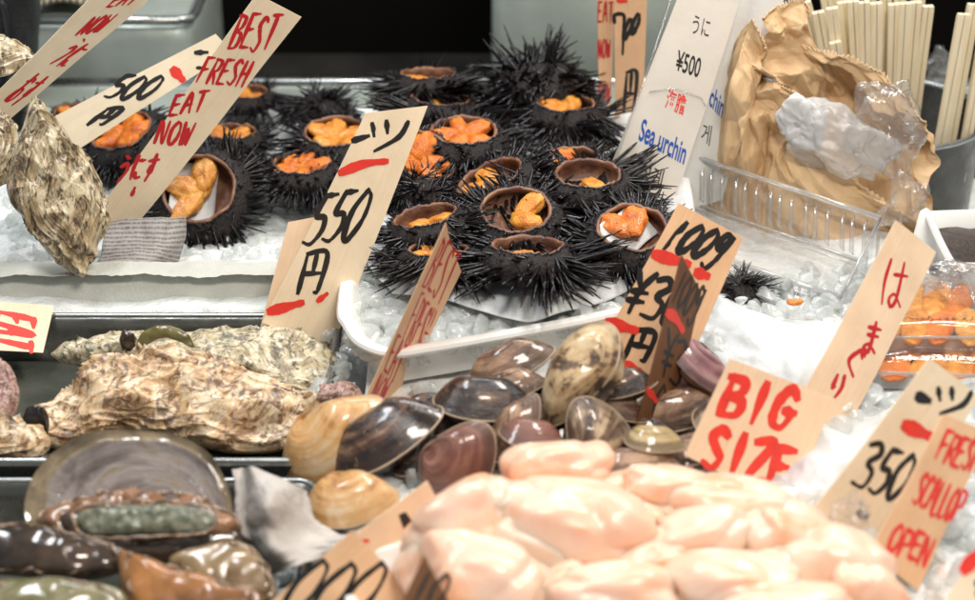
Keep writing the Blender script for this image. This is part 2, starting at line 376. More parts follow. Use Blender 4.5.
def clear(name, tint=(1, 1, 1), spec=.9, bumpd=.1, bs=.8, body=.06):
    m, nt, b = newmat(name); vec = coords(nt)
    tr = nt.nodes.new('ShaderNodeBsdfTransparent'); tr.inputs[0].default_value = (*tint, 1)
    gl = nt.nodes.new('ShaderNodeBsdfGlossy'); gl.inputs['Roughness'].default_value = .07
    d1 = nt.nodes.new('ShaderNodeBsdfDiffuse'); d1.inputs[0].default_value = (.9, .9, .9, 1); d2 = nt.nodes.new('ShaderNodeBsdfTranslucent'); d2.inputs[0].default_value = (.9, .9, .9, 1)
    df = nt.nodes.new('ShaderNodeMixShader'); nt.links.new(d1.outputs[0], df.inputs[1]); nt.links.new(d2.outputs[0], df.inputs[2])
    bp = nt.nodes.new('ShaderNodeBump'); bp.inputs['Distance'].default_value = bumpd*CM
    nt.links.new(ntex(nt, vec, bs, 4), bp.inputs['Height']); nt.links.new(bp.outputs[0], gl.inputs['Normal'])
    fr = fres(nt, bp, .07, .55)
    ml = nt.nodes.new('ShaderNodeMath'); ml.operation = 'MULTIPLY'; ml.inputs[1].default_value = spec; nt.links.new(fr.outputs[0], ml.inputs[0])
    m1 = nt.nodes.new('ShaderNodeMixShader'); m1.inputs[0].default_value = body
    nt.links.new(tr.outputs[0], m1.inputs[1]); nt.links.new(df.outputs[0], m1.inputs[2])
    m2 = nt.nodes.new('ShaderNodeMixShader'); nt.links.new(ml.outputs[0], m2.inputs[0])
    nt.links.new(m1.outputs[0], m2.inputs[1]); nt.links.new(gl.outputs[0], m2.inputs[2])
    nt.links.new(m2.outputs[0], nt.nodes['Material Output'].inputs[0]); return m
M['clear_plastic'] = clear('clear_plastic', (1, 1, 1), .9, .05, .5, .05)
M['clear_rim'] = clear('clear_plastic_rim', (.97, .97, .97), 1.4, .02, .5, .35)
M['clear_rib'] = clear('clear_plastic_rib', (1, 1, 1), 2.2, .02, .5, .16)
M['film'] = clear('clear_film', (1, 1, 1), 1.5, .22, .9, .07)
M['milky'] = clear('milky_plastic_bag', (1, 1, 1), 1.6, .25, 1.6, .40)
def news():
    m, nt, b = newmat('newsprint'); t = nt.nodes.new('ShaderNodeTexCoord')
    mp = nt.nodes.new('ShaderNodeMapping'); mp.inputs['Scale'].default_value = (1, 1, 1); nt.links.new(t.outputs['UV'], mp.inputs[0])
    w = nt.nodes.new('ShaderNodeTexWave'); w.bands_direction = 'Y'; w.inputs['Scale'].default_value = 4.5; w.inputs['Distortion'].default_value = .6
    nt.links.new(mp.outputs[0], w.inputs[0])
    mp2 = nt.nodes.new('ShaderNodeMapping'); mp2.inputs['Scale'].default_value = (60, 16, 1); nt.links.new(t.outputs['UV'], mp2.inputs[0])
    n = ntex(nt, mp2.outputs[0], 1, 2)
    a = ramp(nt, w.outputs['Fac'], [(.45, g3(0)), (.55, g3(1))]); q = ramp(nt, n, [(.4, g3(.2)), (.55, g3(1))])
    f = mix(nt, 1.0, a, q, 'MULTIPLY')
    nt.links.new(mix(nt, f, (.36, .33, .31), (.13, .12, .115)), b.inputs['Base Color']); b.inputs['Roughness'].default_value = .5; return m
M['newsprint'] = news()
def weave():
    m, nt, b = newmat('striped_weave'); vec = coords(nt); w = nt.nodes.new('ShaderNodeTexWave'); w.inputs['Scale'].default_value = .55; w.inputs['Distortion'].default_value = 1.2
    nt.links.new(vec, w.inputs[0]); nt.links.new(ramp(nt, w.outputs['Fac'], [(.4, (.10, .08, .05)), (.62, (.42, .37, .27))]), b.inputs['Base Color']); b.inputs['Roughness'].default_value = .6; return m
M['weave'] = weave()
M['dark_brown'] = simple('dark_brown_pickle', (.05, .03, .02), (.02, .012, .01), rough=.3, nscale=1, bd=.1)
M['water'] = simple('shallow_water', (.10, .115, .095), (.16, .16, .125), rough=.05, nscale=.2, bd=.05, bscale=.8, spec=.8)

# ------------------------------------------------------------ setting
mb = MB(); mb.box((0, -20, -8.5), (320, 176, 1)); o = obj('counter', mb, M['counter'], smooth=False); o['kind'] = 'structure'
mb = MB(); mb.box((0, 68.6, 30), (320, 1, 100)); o = obj('back_wall', mb, M['backwall'], smooth=False); o['kind'] = 'structure'
EDGE_L = PZ(338, 300, 0).x            # right end of the steel trays
def bed_h(x, y):
    h = -.9 + .55*nz((x, y, 0), .16)+.35*nz((x, y, 5), .5)
    if x < EDGE_L+2.2 and y < .2: h = -7.6
    if x > 30.5 and y > 3: h = -7.6
    if -20 < x < 20 and y < -8: h -= .2
    return h
g = []
NXB, NYB = 200, 150
for j in range(NYB+1):
    y = -70+j*(36.6+70)/NYB
    g.append([V((-62+i*134/NXB, y, bed_h(-62+i*134/NXB, y))) for i in range(NXB+1)])
mb = MB(); mb.grid(g); o = obj('ice_bed', mb, M['frost']); o['kind'] = 'stuff'; o['label'] = 'packed crushed ice filling the display'; o['category'] = 'ice'

ICO = None
def ico():
    global ICO
    if ICO is None:
        import bmesh
        bm = bmesh.new(); bmesh.ops.create_icosphere(bm, subdivisions=2, radius=1)
        bm.verts.index_update(); ICO = ([v.co.copy() for v in bm.verts], [tuple(v.index for v in f.verts) for f in bm.faces]); bm.free()
    return ICO
def lumpice(mb, c, r, rnd):
    vs, fs = ico(); s = rnd.random()*50
    R = Matrix.Rotation(rnd.uniform(0, 6.3), 3, 'Z') @ Matrix.Rotation(rnd.uniform(-.6, .6), 3, 'X')
    ax = V((rnd.uniform(.75, 1.35), rnd.uniform(.6, 1), rnd.uniform(.45, .8)))
    r = r*1.25; out = []
    planes = [(V((rnd.gauss(0, 1), rnd.gauss(0, 1), rnd.gauss(0, 1))).normalized(), rnd.uniform(.42, .72)) for _ in range(10)]
    for p in vs:
        q = p.copy()
        for n_, d_ in planes:
            e = q.dot(n_)-d_
            if e > 0: q -= n_*e*.97
        q = V((q.x*ax.x, q.y*ax.y, q.z*ax.z))*(1+.08*nz(p, 1.5, s))
        out.append(V(c)+R @ (q*r))
    mb.add(out, fs)
def ice_field(name, label, pts, rnd):
    mb = MB()
    for c, r in pts: lumpice(mb, c, r, rnd)
    o = obj(name, mb, M['ice'], smooth='auto'); o['kind'] = 'stuff'; o['label'] = label; o['category'] = 'ice'
    return o
def poly_in(x, y, P):
    c = False; n = len(P)
    for i in range(n):
        a, b = P[i], P[(i+1) % n]
        if (a[1] > y) != (b[1] > y) and x < (b[0]-a[0])*(y-a[1])/(b[1]-a[1])+a[0]: c = not c
    return c

# steel edge and back rim of the ice tray
t = thing('ice_display_tray', 'long steel display tray holding the ice, its bright back rim below the black recess', 'tray', (0, 37.3, 1))
mb = MB()
prof = [(37.9, -3), (37.9, .6), (37.2, 1.0), (36.7, .75), (36.5, .2), (36.5, -3)]
mb.grid([[V((-75, y, z)), V((75, y, z))] for y, z in prof]); obj('back_wall_panel', mb, M['pale_steel'], t, smooth='auto')
mb = MB(); mb.tube([V((-75, 37.2, 1.05)), V((75, 37.2, 1.05))], .42, 12); obj('rim', mb, M['steel'], t)
# containers behind
def box_between(mb, x0, x1, y0, y1, z0, z1, bev=.6): mb.box(((x0+x1)/2, (y0+y1)/2, (z0+z1)/2), (x1-x0, y1-y0, z1-z0), None, bev)
xl, xr = PY(20, 40, 42).x, PY(193, 40, 42).x
zt = PY(100, 20, 42).z
t = thing('steel_container', 'pale green steel container with rounded rim behind the left signs', 'container', ((xl+xr)/2, 46, 0))
mb = MB(); box_between(mb, xl, xr, 42, 62, -7, zt-.4, 1.6); obj('body', mb, M['pale_steel'], t)
mb = MB(); mb.tube([V((xl-.2, 41.9, zt)), V((xr-1.2, 41.9, zt)), V((xr-.2, 42.6, zt-.1)), V((xr+.1, 44, zt)), V((xr+.1, 60, zt))], .40, 12); obj('rim', mb, M['steel'], t)
xl2, xr2 = PY(492, 40, 45).x, PY(735, 40, 45).x
t = thing('steel_box', 'tall dull green steel box behind the sea urchins in the middle', 'box', ((xl2+xr2)/2, 50, 0))
mb = MB(); box_between(mb, xl2, xr2, 45, 60, -7, 15, 1.0); obj('body', mb, M['pale_steel'], t)
mb = MB(); mb.box(((xl2+xr2)/2, 44.8, 11), (xr2-xl2-3, .5, .8), None, .2); obj('ridge', mb, M['pale_steel'], t)
# striped cloth on left container
rows = [[V((x, y, zt+.8+.5*math.sin(x*.8+y))) for x in [xl+1+k*(xr-xl-10)/6 for k in range(7)]] for y in (43.5, 48, 54, 60)]
mb = MB(); mb.sheet(patch(rows, 40, 20), .5); o = obj('striped_cloth', mb, M['weave']); tag(o, 'beige striped cloth lying on the pale steel container', 'cloth')
# black bag
t = thing('black_bag', 'black grained leather bag in the back left corner', 'bag', PY(0, 100, 30))
rows = [[PY(x+dx, y, 30+dz) for x, dx, dz in ((-60, 0, 0), (-20, 0, -1), (15, 0, 0), (32-(y-20)*.08, 0, 3), (36-(y-20)*.1, 0, 9))] for y in (-60, -20, 40, 90, 135)]
mb = MB(); g = crumple(patch(rows, 50, 50), 12, 18, .5, 3, 3); mb.sheet(g, .6); obj('panel', mb, M['leather'], t)
mb = MB(); mb.tube([PY(-30, -20, 29), PY(5, 5, 28.6), PY(14, 70, 28.6), PY(-5, 110, 29)], .35, 8); obj('strap', mb, M['leather'], t)

# styrofoam slab at the front of the left ice
sx1 = PZ(345, 300, 0).x
t = thing('styrofoam_edge', 'frosty white styrofoam front edge of the left ice box', 'box edge', (-35, 2, -1))
mb = MB(); g = []
yf = PZ(200, 302, -1.2).y; yb = PZ(200, 268, 1.0).y
prof = [(yb+1.5, -3), (yb+.5, .3), (yb, .8), (yb-1, .95), (yf+2.2, .8), (yf+.9, .5), (yf+.3, -.2), (yf, -1.6), (yf, -4)]
NX = 160
for (y, z) in prof:
    g.append([V((-62+(sx1+62)*i/NX, y+.18*nz((i*.35, y, z), .5), z+.25*nz((i*.3, y, z), .45)+.1*nz((i, y, z), .8)+.01*(i-80)/80)) for i in range(NX+1)])
mb.grid(g)
e = [r[-1] for r in g]; mb.add(e, [tuple(range(len(e)))])
obj('foam_rim', mb, M['foam'], t, smooth='auto')
# steel trays
def steel_tray(label, x0, x1, y0, y1, zr, zb, water=None):
    t = thing('steel_tray', label, 'tray', ((x0+x1)/2, (y0+y1)/2, zb), 'steel shellfish trays')
    def ring(i, z, r=1.2):
        pts = []
        for cx, cy, a in ((x1-i-r, y1-i-r, 0), (x0+i+r, y1-i-r, 90), (x0+i+r, y0+i+r, 180), (x1-i-r, y0+i+r, 270)):
            for k in range(7):
                q = math.radians(a+k*15); pts.append(V((cx+r*math.cos(q), cy+r*math.sin(q), z)))
        return pts
    mb = MB(); mb.loft([ring(.9, zb-.3), ring(.35, zr-.6), ring(.05, zr-.25), ring(0, zr), ring(.12, zr+.14), ring(.5, zr+.1), ring(.75, zr-.15), ring(.9, zr-1), ring(1.3, zb+.2), ring(1.8, zb)], (True, True))
    obj('tray_body', mb, M['dull_steel'], t, smooth='auto')
    mb = MB(); rr = ring(.35, zr+.12); mb.tube(rr+[rr[0]], .2, 8); obj('rim', mb, M['steel'], t)
    if water is not None:
        mb = MB(); mb.loft([ring(1.5, water-.1), ring(1.45, water)], (False, True)); w = obj('water', mb, M['water'], t)
    return t
ya = PZ(200, 312, -.6).y; yb_ = PZ(200, 463, -.6).y
xr_ = PZ(342, 330, -.6).x
steel_tray('wet dark steel tray holding the big oysters', -62, xr_, yb_, ya, -.8, -4.5, -3.6)
steel_tray('dark steel tray holding the abalones at the bottom left', -62, PZ(318, 520, -1.5).x, -52, yb_-.5, -1.4, -6, -5.0)

# white dish
def dish(name, label, outl, zr, zb, mat, lip=.9, rnd=120):
    P = [p.copy() for p in cr(outl, rnd, True)]
    c = V((0, 0, 0))
    for p in P: c += p
    c /= len(P); c.z = 0
    def off(i, z):
        out = []
        n = len(P)
        for k in range(n):
            tng = (P[(k+2) % n]-P[k-2]); tng.z = 0; tng.normalize(); nn = V((-tng.y, tng.x, 0))
            if nn.dot(c-P[k]) < 0: nn = -nn
            q = P[k]+nn*i; q.z = z; out.append(q)
        return out
    t = thing(name, label, 'tray', (c.x, c.y, zb))
    mb = MB(); mb.loft([off(lip+1.6, zb), off(lip+.5, zb+.2), off(lip*.85, zr-.5), off(.1, zr-.42), off(0, zr-.2), off(.12, zr), off(lip*.7, zr+.02), off(lip, zr-.15), off(lip+.35, zr-.9), off(lip+1.4, zb+.5)], (True, True))
    obj('dish_body', mb, mat, t, smooth='auto'); return t, P
ol = [PZ(*q, 2.5) for q in [(337, 300), (343, 325), (358, 343), (390, 353), (440, 347), (530, 331), (610, 315), (668, 298), (694, 250), (694, 200), (680, 150), (640, 112), (520, 98), (440, 100), (395, 130), (355, 215)]]
_, DP = dish('white_dish', 'wide white plastic dish with rounded corner under the middle sea urchins', ol, 2.5, -.6, M['white_plastic'], 1.0)
DPI = [(p.x*.93+.07*sum(q.x for q in DP)/len(DP), p.y*.93+.07*sum(q.y for q in DP)/len(DP)) for p in DP]
# ice in the dish
mb = MB(); g = []
cx = sum(p.x for p in DP)/len(DP); cy = sum(p.y for p in DP)/len(DP)
for i in range(16):
    s = i/15*.925+.001
    g.append([V((cx+(p.x-cx)*s, cy+(p.y-cy)*s, 1.3+.25*nz(((p.x-cx)*s, (p.y-cy)*s, 0), .4)+(.5 if i < 12 else .1))) for p in DP])
mb.grid(g, closed=True); o = obj('dish_ice', mb, M['frost']); o['kind'] = 'stuff'; o['label'] = 'ice bed inside the white dish'; o['category'] = 'ice'
R1 = random.Random(3); pts = []
while len(pts) < 330:
    x = R1.uniform(-14, 20); y = R1.uniform(-13, 4)
    if poly_in(x, y, DPI): pts.append((V((x, y, 1.65+R1.uniform(-.4, .35))), R1.uniform(.6, 1.25)))
ice_field('ice_chunk', 'clear ice lumps inside the white dish', pts, R1)
R1 = random.Random(5); pts = []
for k in range(520):
    x = R1.uniform(-45, -8); y = R1.uniform(5.5, 30)
    pts.append((V((x, y, bed_h(x, y)+R1.uniform(-.2, .4))), R1.uniform(.35, .95)*(1 if y < 20 else 1.1)))
ice_field('ice_chunk', 'clear ice lumps around the left sea urchins', pts, R1)
R1 = random.Random(6); pts = []
for k in range(900):
    x = R1.uniform(-9.5, 34); y = R1.uniform(-34, 6)
    if poly_in(x, y, [(p.x, p.y) for p in DP]): continue
    if x < EDGE_L+2.6 and y < .5: continue
    pts.append((V((x, y, bed_h(x, y)+R1.uniform(-.1, .5))), R1.uniform(.5, 1.1)))
ice_field('ice_chunk', 'ice lumps beneath the clams and signs', pts, R1)
R1 = random.Random(8); pts = []
for k in range(34):
    p = PZ(R1.uniform(262, 345), R1.uniform(560, 600), -4)
    pts.append((p, R1.uniform(.5, .9)))
for k in range(70):
    p = PZ(R1.uniform(322, 352), R1.uniform(318, 470), -1); pts.append((p, R1.uniform(.4, .9)))
ice_field('ice_chunk', 'ice lumps beside the oyster tray', pts, R1)

# wet paper below the urchins
rows = []
left = [(392, 205), (362, 215), (352, 240), (368, 268), (390, 292), (430, 306)]
ctrl = [[(392, 150), (440, 125), (520, 118), (600, 118), (668, 140)],
        [(372, 190), (440, 170), (520, 165), (600, 165), (680, 175)],
        [(352, 225), (430, 215), (520, 215), (600, 215), (685, 215)],
        [(366, 262), (440, 255), (520, 262), (600, 255), (672, 248)],
        [(392, 290), (455, 303), (530, 318), (598, 300), (640, 283)]]
rows = [[PZ(x, y, 2.65) for x, y in r] for r in ctrl]
g = patch(rows, 90, 70)
g = [[p+V((0, 0, .28*math.sin(p.x*.9+p.y*.5)*.6+.35*nz(p, .35)+.15*fac(p.x, p.y, 1.6, 4)-.5*max(0, (i/69-.86)/.14)**2+.3*max(0, (i/69-.7)/.3))) for p in r] for i, r in enumerate(g)]
mb = MB(); mb.sheet(g, .06); tag(obj('wet_paper', mb, M['wet_paper']), 'wet white paper sheet spread under the sea urchins in the dish', 'paper')
# paper / ice bag at right centre
rows = [[PZ(x, y, z) for x, y, z in r] for r in [
    [(672, 250, 1), (720, 262, 1.2), (775, 290, 1.4), (840, 302, 1.5), (868, 318, 1)],
    [(676, 290, 1.2), (730, 300, 2.4), (780, 312, 2.6), (835, 325, 2.2), (862, 340, 1)],
    [(690, 330, 1.0), (740, 340, 2.2), (790, 350, 2.6), (830, 360, 2.0), (850, 375, .8)],
    [(700, 372, .4), (745, 385, .8), (790, 395, 1), (825, 400, .8), (845, 410, .4)]]]
g = crumple([[p-V((0, 0, .9)) for p in q_] for q_ in patch(rows, 90, 70)], 14, 14, .8, 3.4, 6)
mb = MB(); mb.sheet(g, .06); tag(obj('white_paper', mb, M['wet_paper']), 'crumpled white paper spread between the urchin price sign and the red kana sign', 'paper', None)
rows = [[PZ(x, y, z) for x, y, z in r] for r in [
    [(815, 395, 1), (850, 392, 1.6), (890, 385, 2.0), (925, 372, 1.4), (985, 370, 1)],
    [(795, 430, 1), (840, 425, 2.4), (880, 428, 2.4), (920, 420, 1.6), (990, 420, 1)],
    [(780, 470, .6), (830, 470, 2.0), (880, 475, 1.6), (930, 470, 1.4), (990, 480, 1)],
    [(790, 540, 0), (850, 545, .6), (900, 560, .6), (950, 570, .6), (1000, 580, .4)],
    [(800, 620, 0), (850, 640, .2), (900, 640, .2), (950, 640, .2), (1010, 640, 0)]]]
g = crumple([[p-V((0, 0, 1.2)) for p in q_] for q_ in patch(rows, 100, 100)], 16, 18, 1.1, 3.0, 12)
mb = MB(); mb.sheet(g, .06); tag(obj('white_paper', mb, M['wet_paper']), 'crumpled white paper under the scallop price signs at the lower right', 'paper')

R1 = random.Random(15); pts = []
for k in range(150):
    p = PZ(R1.uniform(700, 868), R1.uniform(285, 400), 0); p.z = R1.uniform(-.2, 1.0)+(.7 if p.y > -8 else 0); pts.append((p, R1.uniform(.35, .9)))
for k in range(170):
    p = PZ(R1.uniform(790, 1000), R1.uniform(385, 600), 0); p.z = R1.uniform(-.3, .9); pts.append((p, R1.uniform(.4, 1.1)))
ice_field('ice_chunk', 'ice lumps scattered over the white paper on the right', pts, R1)
# ------------------------------------------------------------ hand lettering
G = {
 'A': [[(0, 0), (.45, 1), (.9, 0)], [(.1, .38), (.85, .42)]],
 'B': [[(.1, 0), (.15, 1)], [(.0, .95), (.75, .9), (.7, .62), (.15, .5)], [(.15, .5), (.9, .4), (.8, .05), (.05, 0)]],
 'C': [[(.9, .85), (.5, 1), (.08, .6), (.15, .12), (.55, 0), (.9, .15)]],
 'E': [[(.1, 1), (.08, .5), (.1, 0)], [(.05, .98), (.9, 1)], [(.1, .52), (.75, .56)], [(.1, .02), (.95, .02)]],
 'F': [[(.15, 1), (.1, 0)], [(.1, .97), (.95, 1)], [(.12, .5), (.75, .54)]],
 'G': [[(.85, .8), (.5, 1), (.08, .6), (.12, .1), (.6, 0), (.9, .4)], [(.5, .42), (1, .42)]],
 'H': [[(.08, 1), (.08, 0)], [(.85, 1), (.85, 0)], [(.08, .5), (.85, .52)]],
 'I': [[(.5, 1), (.45, 0)]],
 'L': [[(.1, 1), (.1, 0), (.85, .03)]],
 'N': [[(.05, 0), (.12, 1), (.8, 0), (.88, 1)]],
 'O': [[(.5, 1), (.08, .65), (.15, .1), (.55, 0), (.92, .4), (.82, .88), (.5, 1)]],
 'P': [[(.12, 0), (.15, 1)], [(.1, .97), (.85, .9), (.8, .5), (.15, .44)]],
 'R': [[(.12, 0), (.15, 1)], [(.1, .97), (.85, .9), (.75, .55), (.15, .48)], [(.4, .48), (.95, 0)]],
 'S': [[(.85, .88), (.5, 1), (.15, .78), (.45, .52), (.8, .28), (.55, 0), (.05, .1)]],
 'T': [[(0, .97), (.98, 1)], [(.5, .98), (.48, 0)]],
 'U': [[(.08, 1), (.1, .2), (.45, 0), (.8, .2), (.88, 1)]],
 'W': [[(0, 1), (.2, 0), (.48, .75), (.7, 0), (1, 1)]],
 'Z': [[(.05, .95), (.9, 1), (.1, .02), (.95, .05)]],
 '0': [[(.55, 1), (.1, .6), (.15, .1), (.45, 0), (.88, .4), (.85, .85), (.5, 1)]],
 '1': [[(.6, 1), (.4, 0)]],
 '3': [[(.1, .92), (.6, 1), (.85, .8), (.4, .55), (.85, .38), (.7, .04), (.02, .06)]],
 '5': [[(.35, 1), (.2, .58), (.7, .55), (.85, .28), (.5, .02), (.05, .06)], [(.35, .98), (.95, 1)]],
 '7': [[(.1, .75), (.12, 1), (.8, 1), (.8, .6), (.72, -.3)]],
 'g': [[(.75, .85), (.35, .98), (.15, .65), (.45, .45), (.78, .75), (.85, .95), (.75, .1), (.45, -.3), (.05, -.15)]],
 'Y': [[(.05, 1), (.5, .55)], [(.95, 1), (.5, .55), (.45, 0)], [(.1, .5), (.9, .52)], [(.1, .28), (.9, .3)]],
 '-': [[(0, .5), (1, .6)]],
 'tsu': [[(.05, .9), (.18, .5)], [(.42, .98), (.52, .6)], [(1, .95), (.85, .45), (.3, 0)]],
 'yen': [[(.12, 0), (.15, .98)], [(.15, .98), (.88, 1), (.85, .1), (.72, .02)], [(.5, 1), (.5, .5)], [(.14, .48), (.86, .5)]],
 'ha': [[(.12, 1), (.05, .5), (.14, 0)], [(.4, .7), (.98, .74)], [(.72, 1), (.72, .2), (.55, 0), (.4, .14), (.6, .28), (.98, .05)]],
 'ma': [[(.15, .8), (.9, .82)], [(.2, .56), (.85, .58)], [(.52, 1), (.52, .2), (.35, 0), (.15, .14), (.4, .27), (.9, .05)]],
 'gu': [[(.65, 1), (.15, .52), (.7, 0)], [(.78, .9), (.88, .72)], [(.92, .98), (1, .82)]],
 'ri': [[(.2, .95), (.15, .45), (.3, .5)], [(.72, 1), (.8, .5), (.5, 0)]],
 'u': [[(.3, 1), (.65, .92)], [(.15, .6), (.6, .72), (.8, .45), (.35, 0)]],
 'ni': [[(.15, .95), (.08, .5), (.16, .05)], [(.45, .75), (.9, .77)], [(.42, .3), (.55, .1), (.95, .12)]],
 'o_': [[(.1, .72), (.65, .76)], [(.38, 1), (.36, .1), (.15, .15), (.3, .42), (.75, .48), (.9, .2), (.6, .02)], [(.75, .85), (.92, .7)]],
 'su': [[(.08, .76), (.95, .8)], [(.58, 1), (.58, .4), (.38, .34), (.42, .56), (.6, .5), (.35, 0)]],
 'me': [[(.25, .85), (.45, .2)], [(.62, .95), (.4, .3), (.12, .15), (.15, .55), (.6, .72), (.9, .45), (.6, .05)]],
 'dot': [[(.3, .5), (.7, .5)]],
}
class Slip:
    def __init__(s, q, Yb, Yt, skew=0.0, mat='slip', bow=0.0, th=.06, label='', name='price_sign', cat='sign', group='wooden slip signs', nicks=0.0):
        TL, TR, BR, BL = q
        a = PY(*BL, Yb); b = PY(*BR, Yb+skew); c = PY(*TL, Yt)
        s.n = (b-a).cross(c-a).normalized()
        if s.n.dot(CAM-a) < 0: s.n = -s.n
        s.a = a; s.bow = bow*1.8; s.th = th
        s.C = [PN(*k, a, s.n) for k in (TL, TR, BR, BL)]
        s.ux = ((s.C[1]+s.C[2])-(s.C[0]+s.C[3])).normalized()
        s.uo = (s.C[0]+s.C[3])/2; s.w = ((s.C[1]-s.C[0]).dot(s.ux)+(s.C[2]-s.C[3]).dot(s.ux))/2
        s.uo = s.C[3]
        s.t = thing(name, label, cat, tuple((s.C[3]+s.C[2])/2), group)
        g = []
        for i in range(25):
            v = i/24; L = s.C[0].lerp(s.C[3], v); R_ = s.C[1].lerp(s.C[2], v)
            g.append([L.lerp(R_, j/12)+s.n*s.off(L.lerp(R_, j/12))+s.ux*(nicks*.12*nz((0, i*.9, j), .8) if j in (0, 12) else 0) for j in range(13)])
        mb = MB(); mb.sheet(g, th)
        obj('slip', mb, M[mat], s.t, smooth='auto')
    def off(s, p):
        ly = (p-s.C[3]).dot((s.C[0]-s.C[3]).normalized())
        lx = (p-s.C[3]).dot(s.ux)
        return s.bow*math.sin(ly*.16+.4)+s.bow*.35*math.sin(lx*.7)+.09*nz(p, .22)
    def pt(s, px, py, lift):
        p = PN(px, py, s.a, s.n); return p+s.n*(s.off(p)+lift)
    def stroke(s, mb, P, w, lift, rnd, wk=1.15):
        P = [s.pt(x, y, lift) for x, y in P]
        if len(P) > 2: Q = cr(P, 7*(len(P)-1)+1)
        else: Q = [P[0].lerp(P[1], k/7) for k in range(8)]
        n = len(Q); L = []; R_ = []; sd = rnd.random()*99
        for i, p in enumerate(Q):
            tg = (Q[min(i+1, n-1)]-Q[max(i-1, 0)]); 
            if tg.length < 1e-6: tg = s.ux.copy()
            tg.normalize(); nn = s.n.cross(tg)
            k = i/(n-1)
            ww = w*wk*(.27+.07*nz((i*.5, sd, 0), 1)+.09*math.sin(min(1, k*1.3)*PI)-.07*k)
            ww *= (1 if 0 < i < n-1 else .72)
            if i == 0: p = p-tg*w*.25
            if i == n-1: p = p+tg*w*.2
            L.append(p+nn*ww); R_.append(p-nn*ww)
        mb.add(L+R_, [(i, i+1, n+i+1, n+i) for i in range(n-1)])
    def word(s, txt, o, x, y, w=.3, ink='red_ink', gap=.22, name='lettering', seed=1):
        # o: bottom-left pixel, x: run vector of the word, y: letter height vector
        rnd = random.Random(seed*7+len(txt)); mb = MB(); n = len(txt)
        k = 0; lift = s.th*.5+.012
        for q, ch in enumerate(txt):
            cw = 1/n*(1-gap); x0 = q/n+.5*gap/n
            jit = rnd.uniform(-.05, .05)
            for st in G[ch]:
                P = []
                for a, b in st:
                    u = x0+a*cw; P.append((o[0]+x[0]*u+y[0]*(b+jit), o[1]+x[1]*u+y[1]*(b+jit)))
                s.stroke(mb, P, w, lift+k*.0022, rnd); k += 1
        return obj(name, mb, M[ink], s.t, smooth=False)
    def bar(s, p0, p1, w, ink='scarlet_ink', bend=0.0, name='underline'):
        mb = MB(); m = ((p0[0]+p1[0])/2, (p0[1]+p1[1])/2+bend)
        s.stroke(mb, [p0, m, p1], w, s.th*.5+.03, random.Random(4), 1.35); return obj(name, mb, M[ink], s.t, smooth=False)

# S1 far left narrow
s = Slip([(112, -25), (176, -25), (8, 118), (-32, 118)], 8, 10, 1, 'slip_pale', .15, label='narrow pale slip with red EAT NOW and kana running to the upper left corner')
s.word('EAT', (104, 6), (28, -4), (16, -14), .22, seed=1)
s.word('NOW', (74, 34), (24, -3), (19, -18), .24, seed=2)
s.word(['u', 'ni'], (45, 62), (18, 4), (34, -24), .26, seed=3)
s.word(['o_', 'su'], (0, 99), (18, 4), (34, -28), .26, seed=4)
# S2 500
s = Slip([(216, 34), (232, 52), (78, 150), (44, 122)], 12.5, 15, -.8, 'slip_pale', .1, label='pale slip with black 500 yen lying between the two red slips')
s.word('500', (103, 98), (48, 0), (18, -22), .42, 'black_ink', .05, seed=5)
s.word(['yen'], (84, 124), (26, 0), (20, -16), .42, 'black_ink', seed=6)
s.bar((174, 70), (183, 80), .9); s.word('-', (193, 55), (14, 0), (3, -4), .5, 'black_ink', seed=3)
s.word('-', (196, 69), (8, 0), (1, -2), .35, 'black_ink', seed=4)
s.bar((57, 131), (63, 133), .4)
# S3 BEST FRESH
s = Slip([(257, -6), (302, 18), (124, 238), (86, 224)], 8.5, 12, .8, 'slip', .15, label='long slip reading BEST FRESH EAT NOW in red above the left sea urchins')
s.word('BEST', (226, 48), (44, 3), (14, -34), .38, seed=7)
s.word('FRESH', (194, 80), (50, 6), (12, -24), .34, seed=8)
s.word('EAT', (166, 113), (36, -3), (8, -20), .36, seed=9)
s.word('NOW', (152, 140), (36, 4), (8, -22), .38, seed=10)
s.word(['u', 'ni', 'su'], (112, 180), (40, -2), (10, -26), .4, seed=11)
s.bar((131, 193), (134, 185), .35, 'red_ink')
# S4b slip behind
s = Slip([(288, 222), (330, 214), (322, 345), (258, 335)], -3.2, 0, .3, 'slip_peach', .1, label='plain peach slip with small red marks standing behind the 550 yen slip')
s.bar((316, 298), (325, 293), .35)
# S4 550
s = Slip([(365, 113), (428, 106), (330, 352), (262, 322)], -4.8, 1.6, 1.2, 'slip', .12, label='tall slip with black 550 yen standing before the left sea urchins')
s.word('-', (349, 144), (20, -5), (1, -6), .6, 'black_ink', seed=2)
s.word(['tsu'], (362, 152), (38, 0), (8, -30), .5, 'black_ink', gap=0, seed=3)
s.bar((339, 172), (386, 161), .75, bend=-3)
s.word('550', (300, 243), (56, -4), (20, -50), .52, 'black_ink', .05, seed=12)
s.word(['yen'], (290, 292), (34, 0), (9, -40), .5, 'black_ink', seed=13)
s.bar((269, 311), (301, 302), .85); s.bar((317, 300), (326, 293), .5)
# S5 narrow red
s = Slip([(444, 222), (458, 270), (378, 424), (352, 424)], -14, -10.5, 3, 'slip_orange', .12, label='narrow slip with dense red writing standing before the white dish')
s.word('BEST', (421, 282), (16, 22), (22, -48), .3, seed=14)
s.word('FRESH', (399, 338), (14, 18), (20, -46), .28, seed=15)
s.word('EAT', (381, 370), (10, 12), (14, -36), .28, seed=16)
s.word('NOW', (367, 398), (10, 8), (12, -26), .28, seed=17)
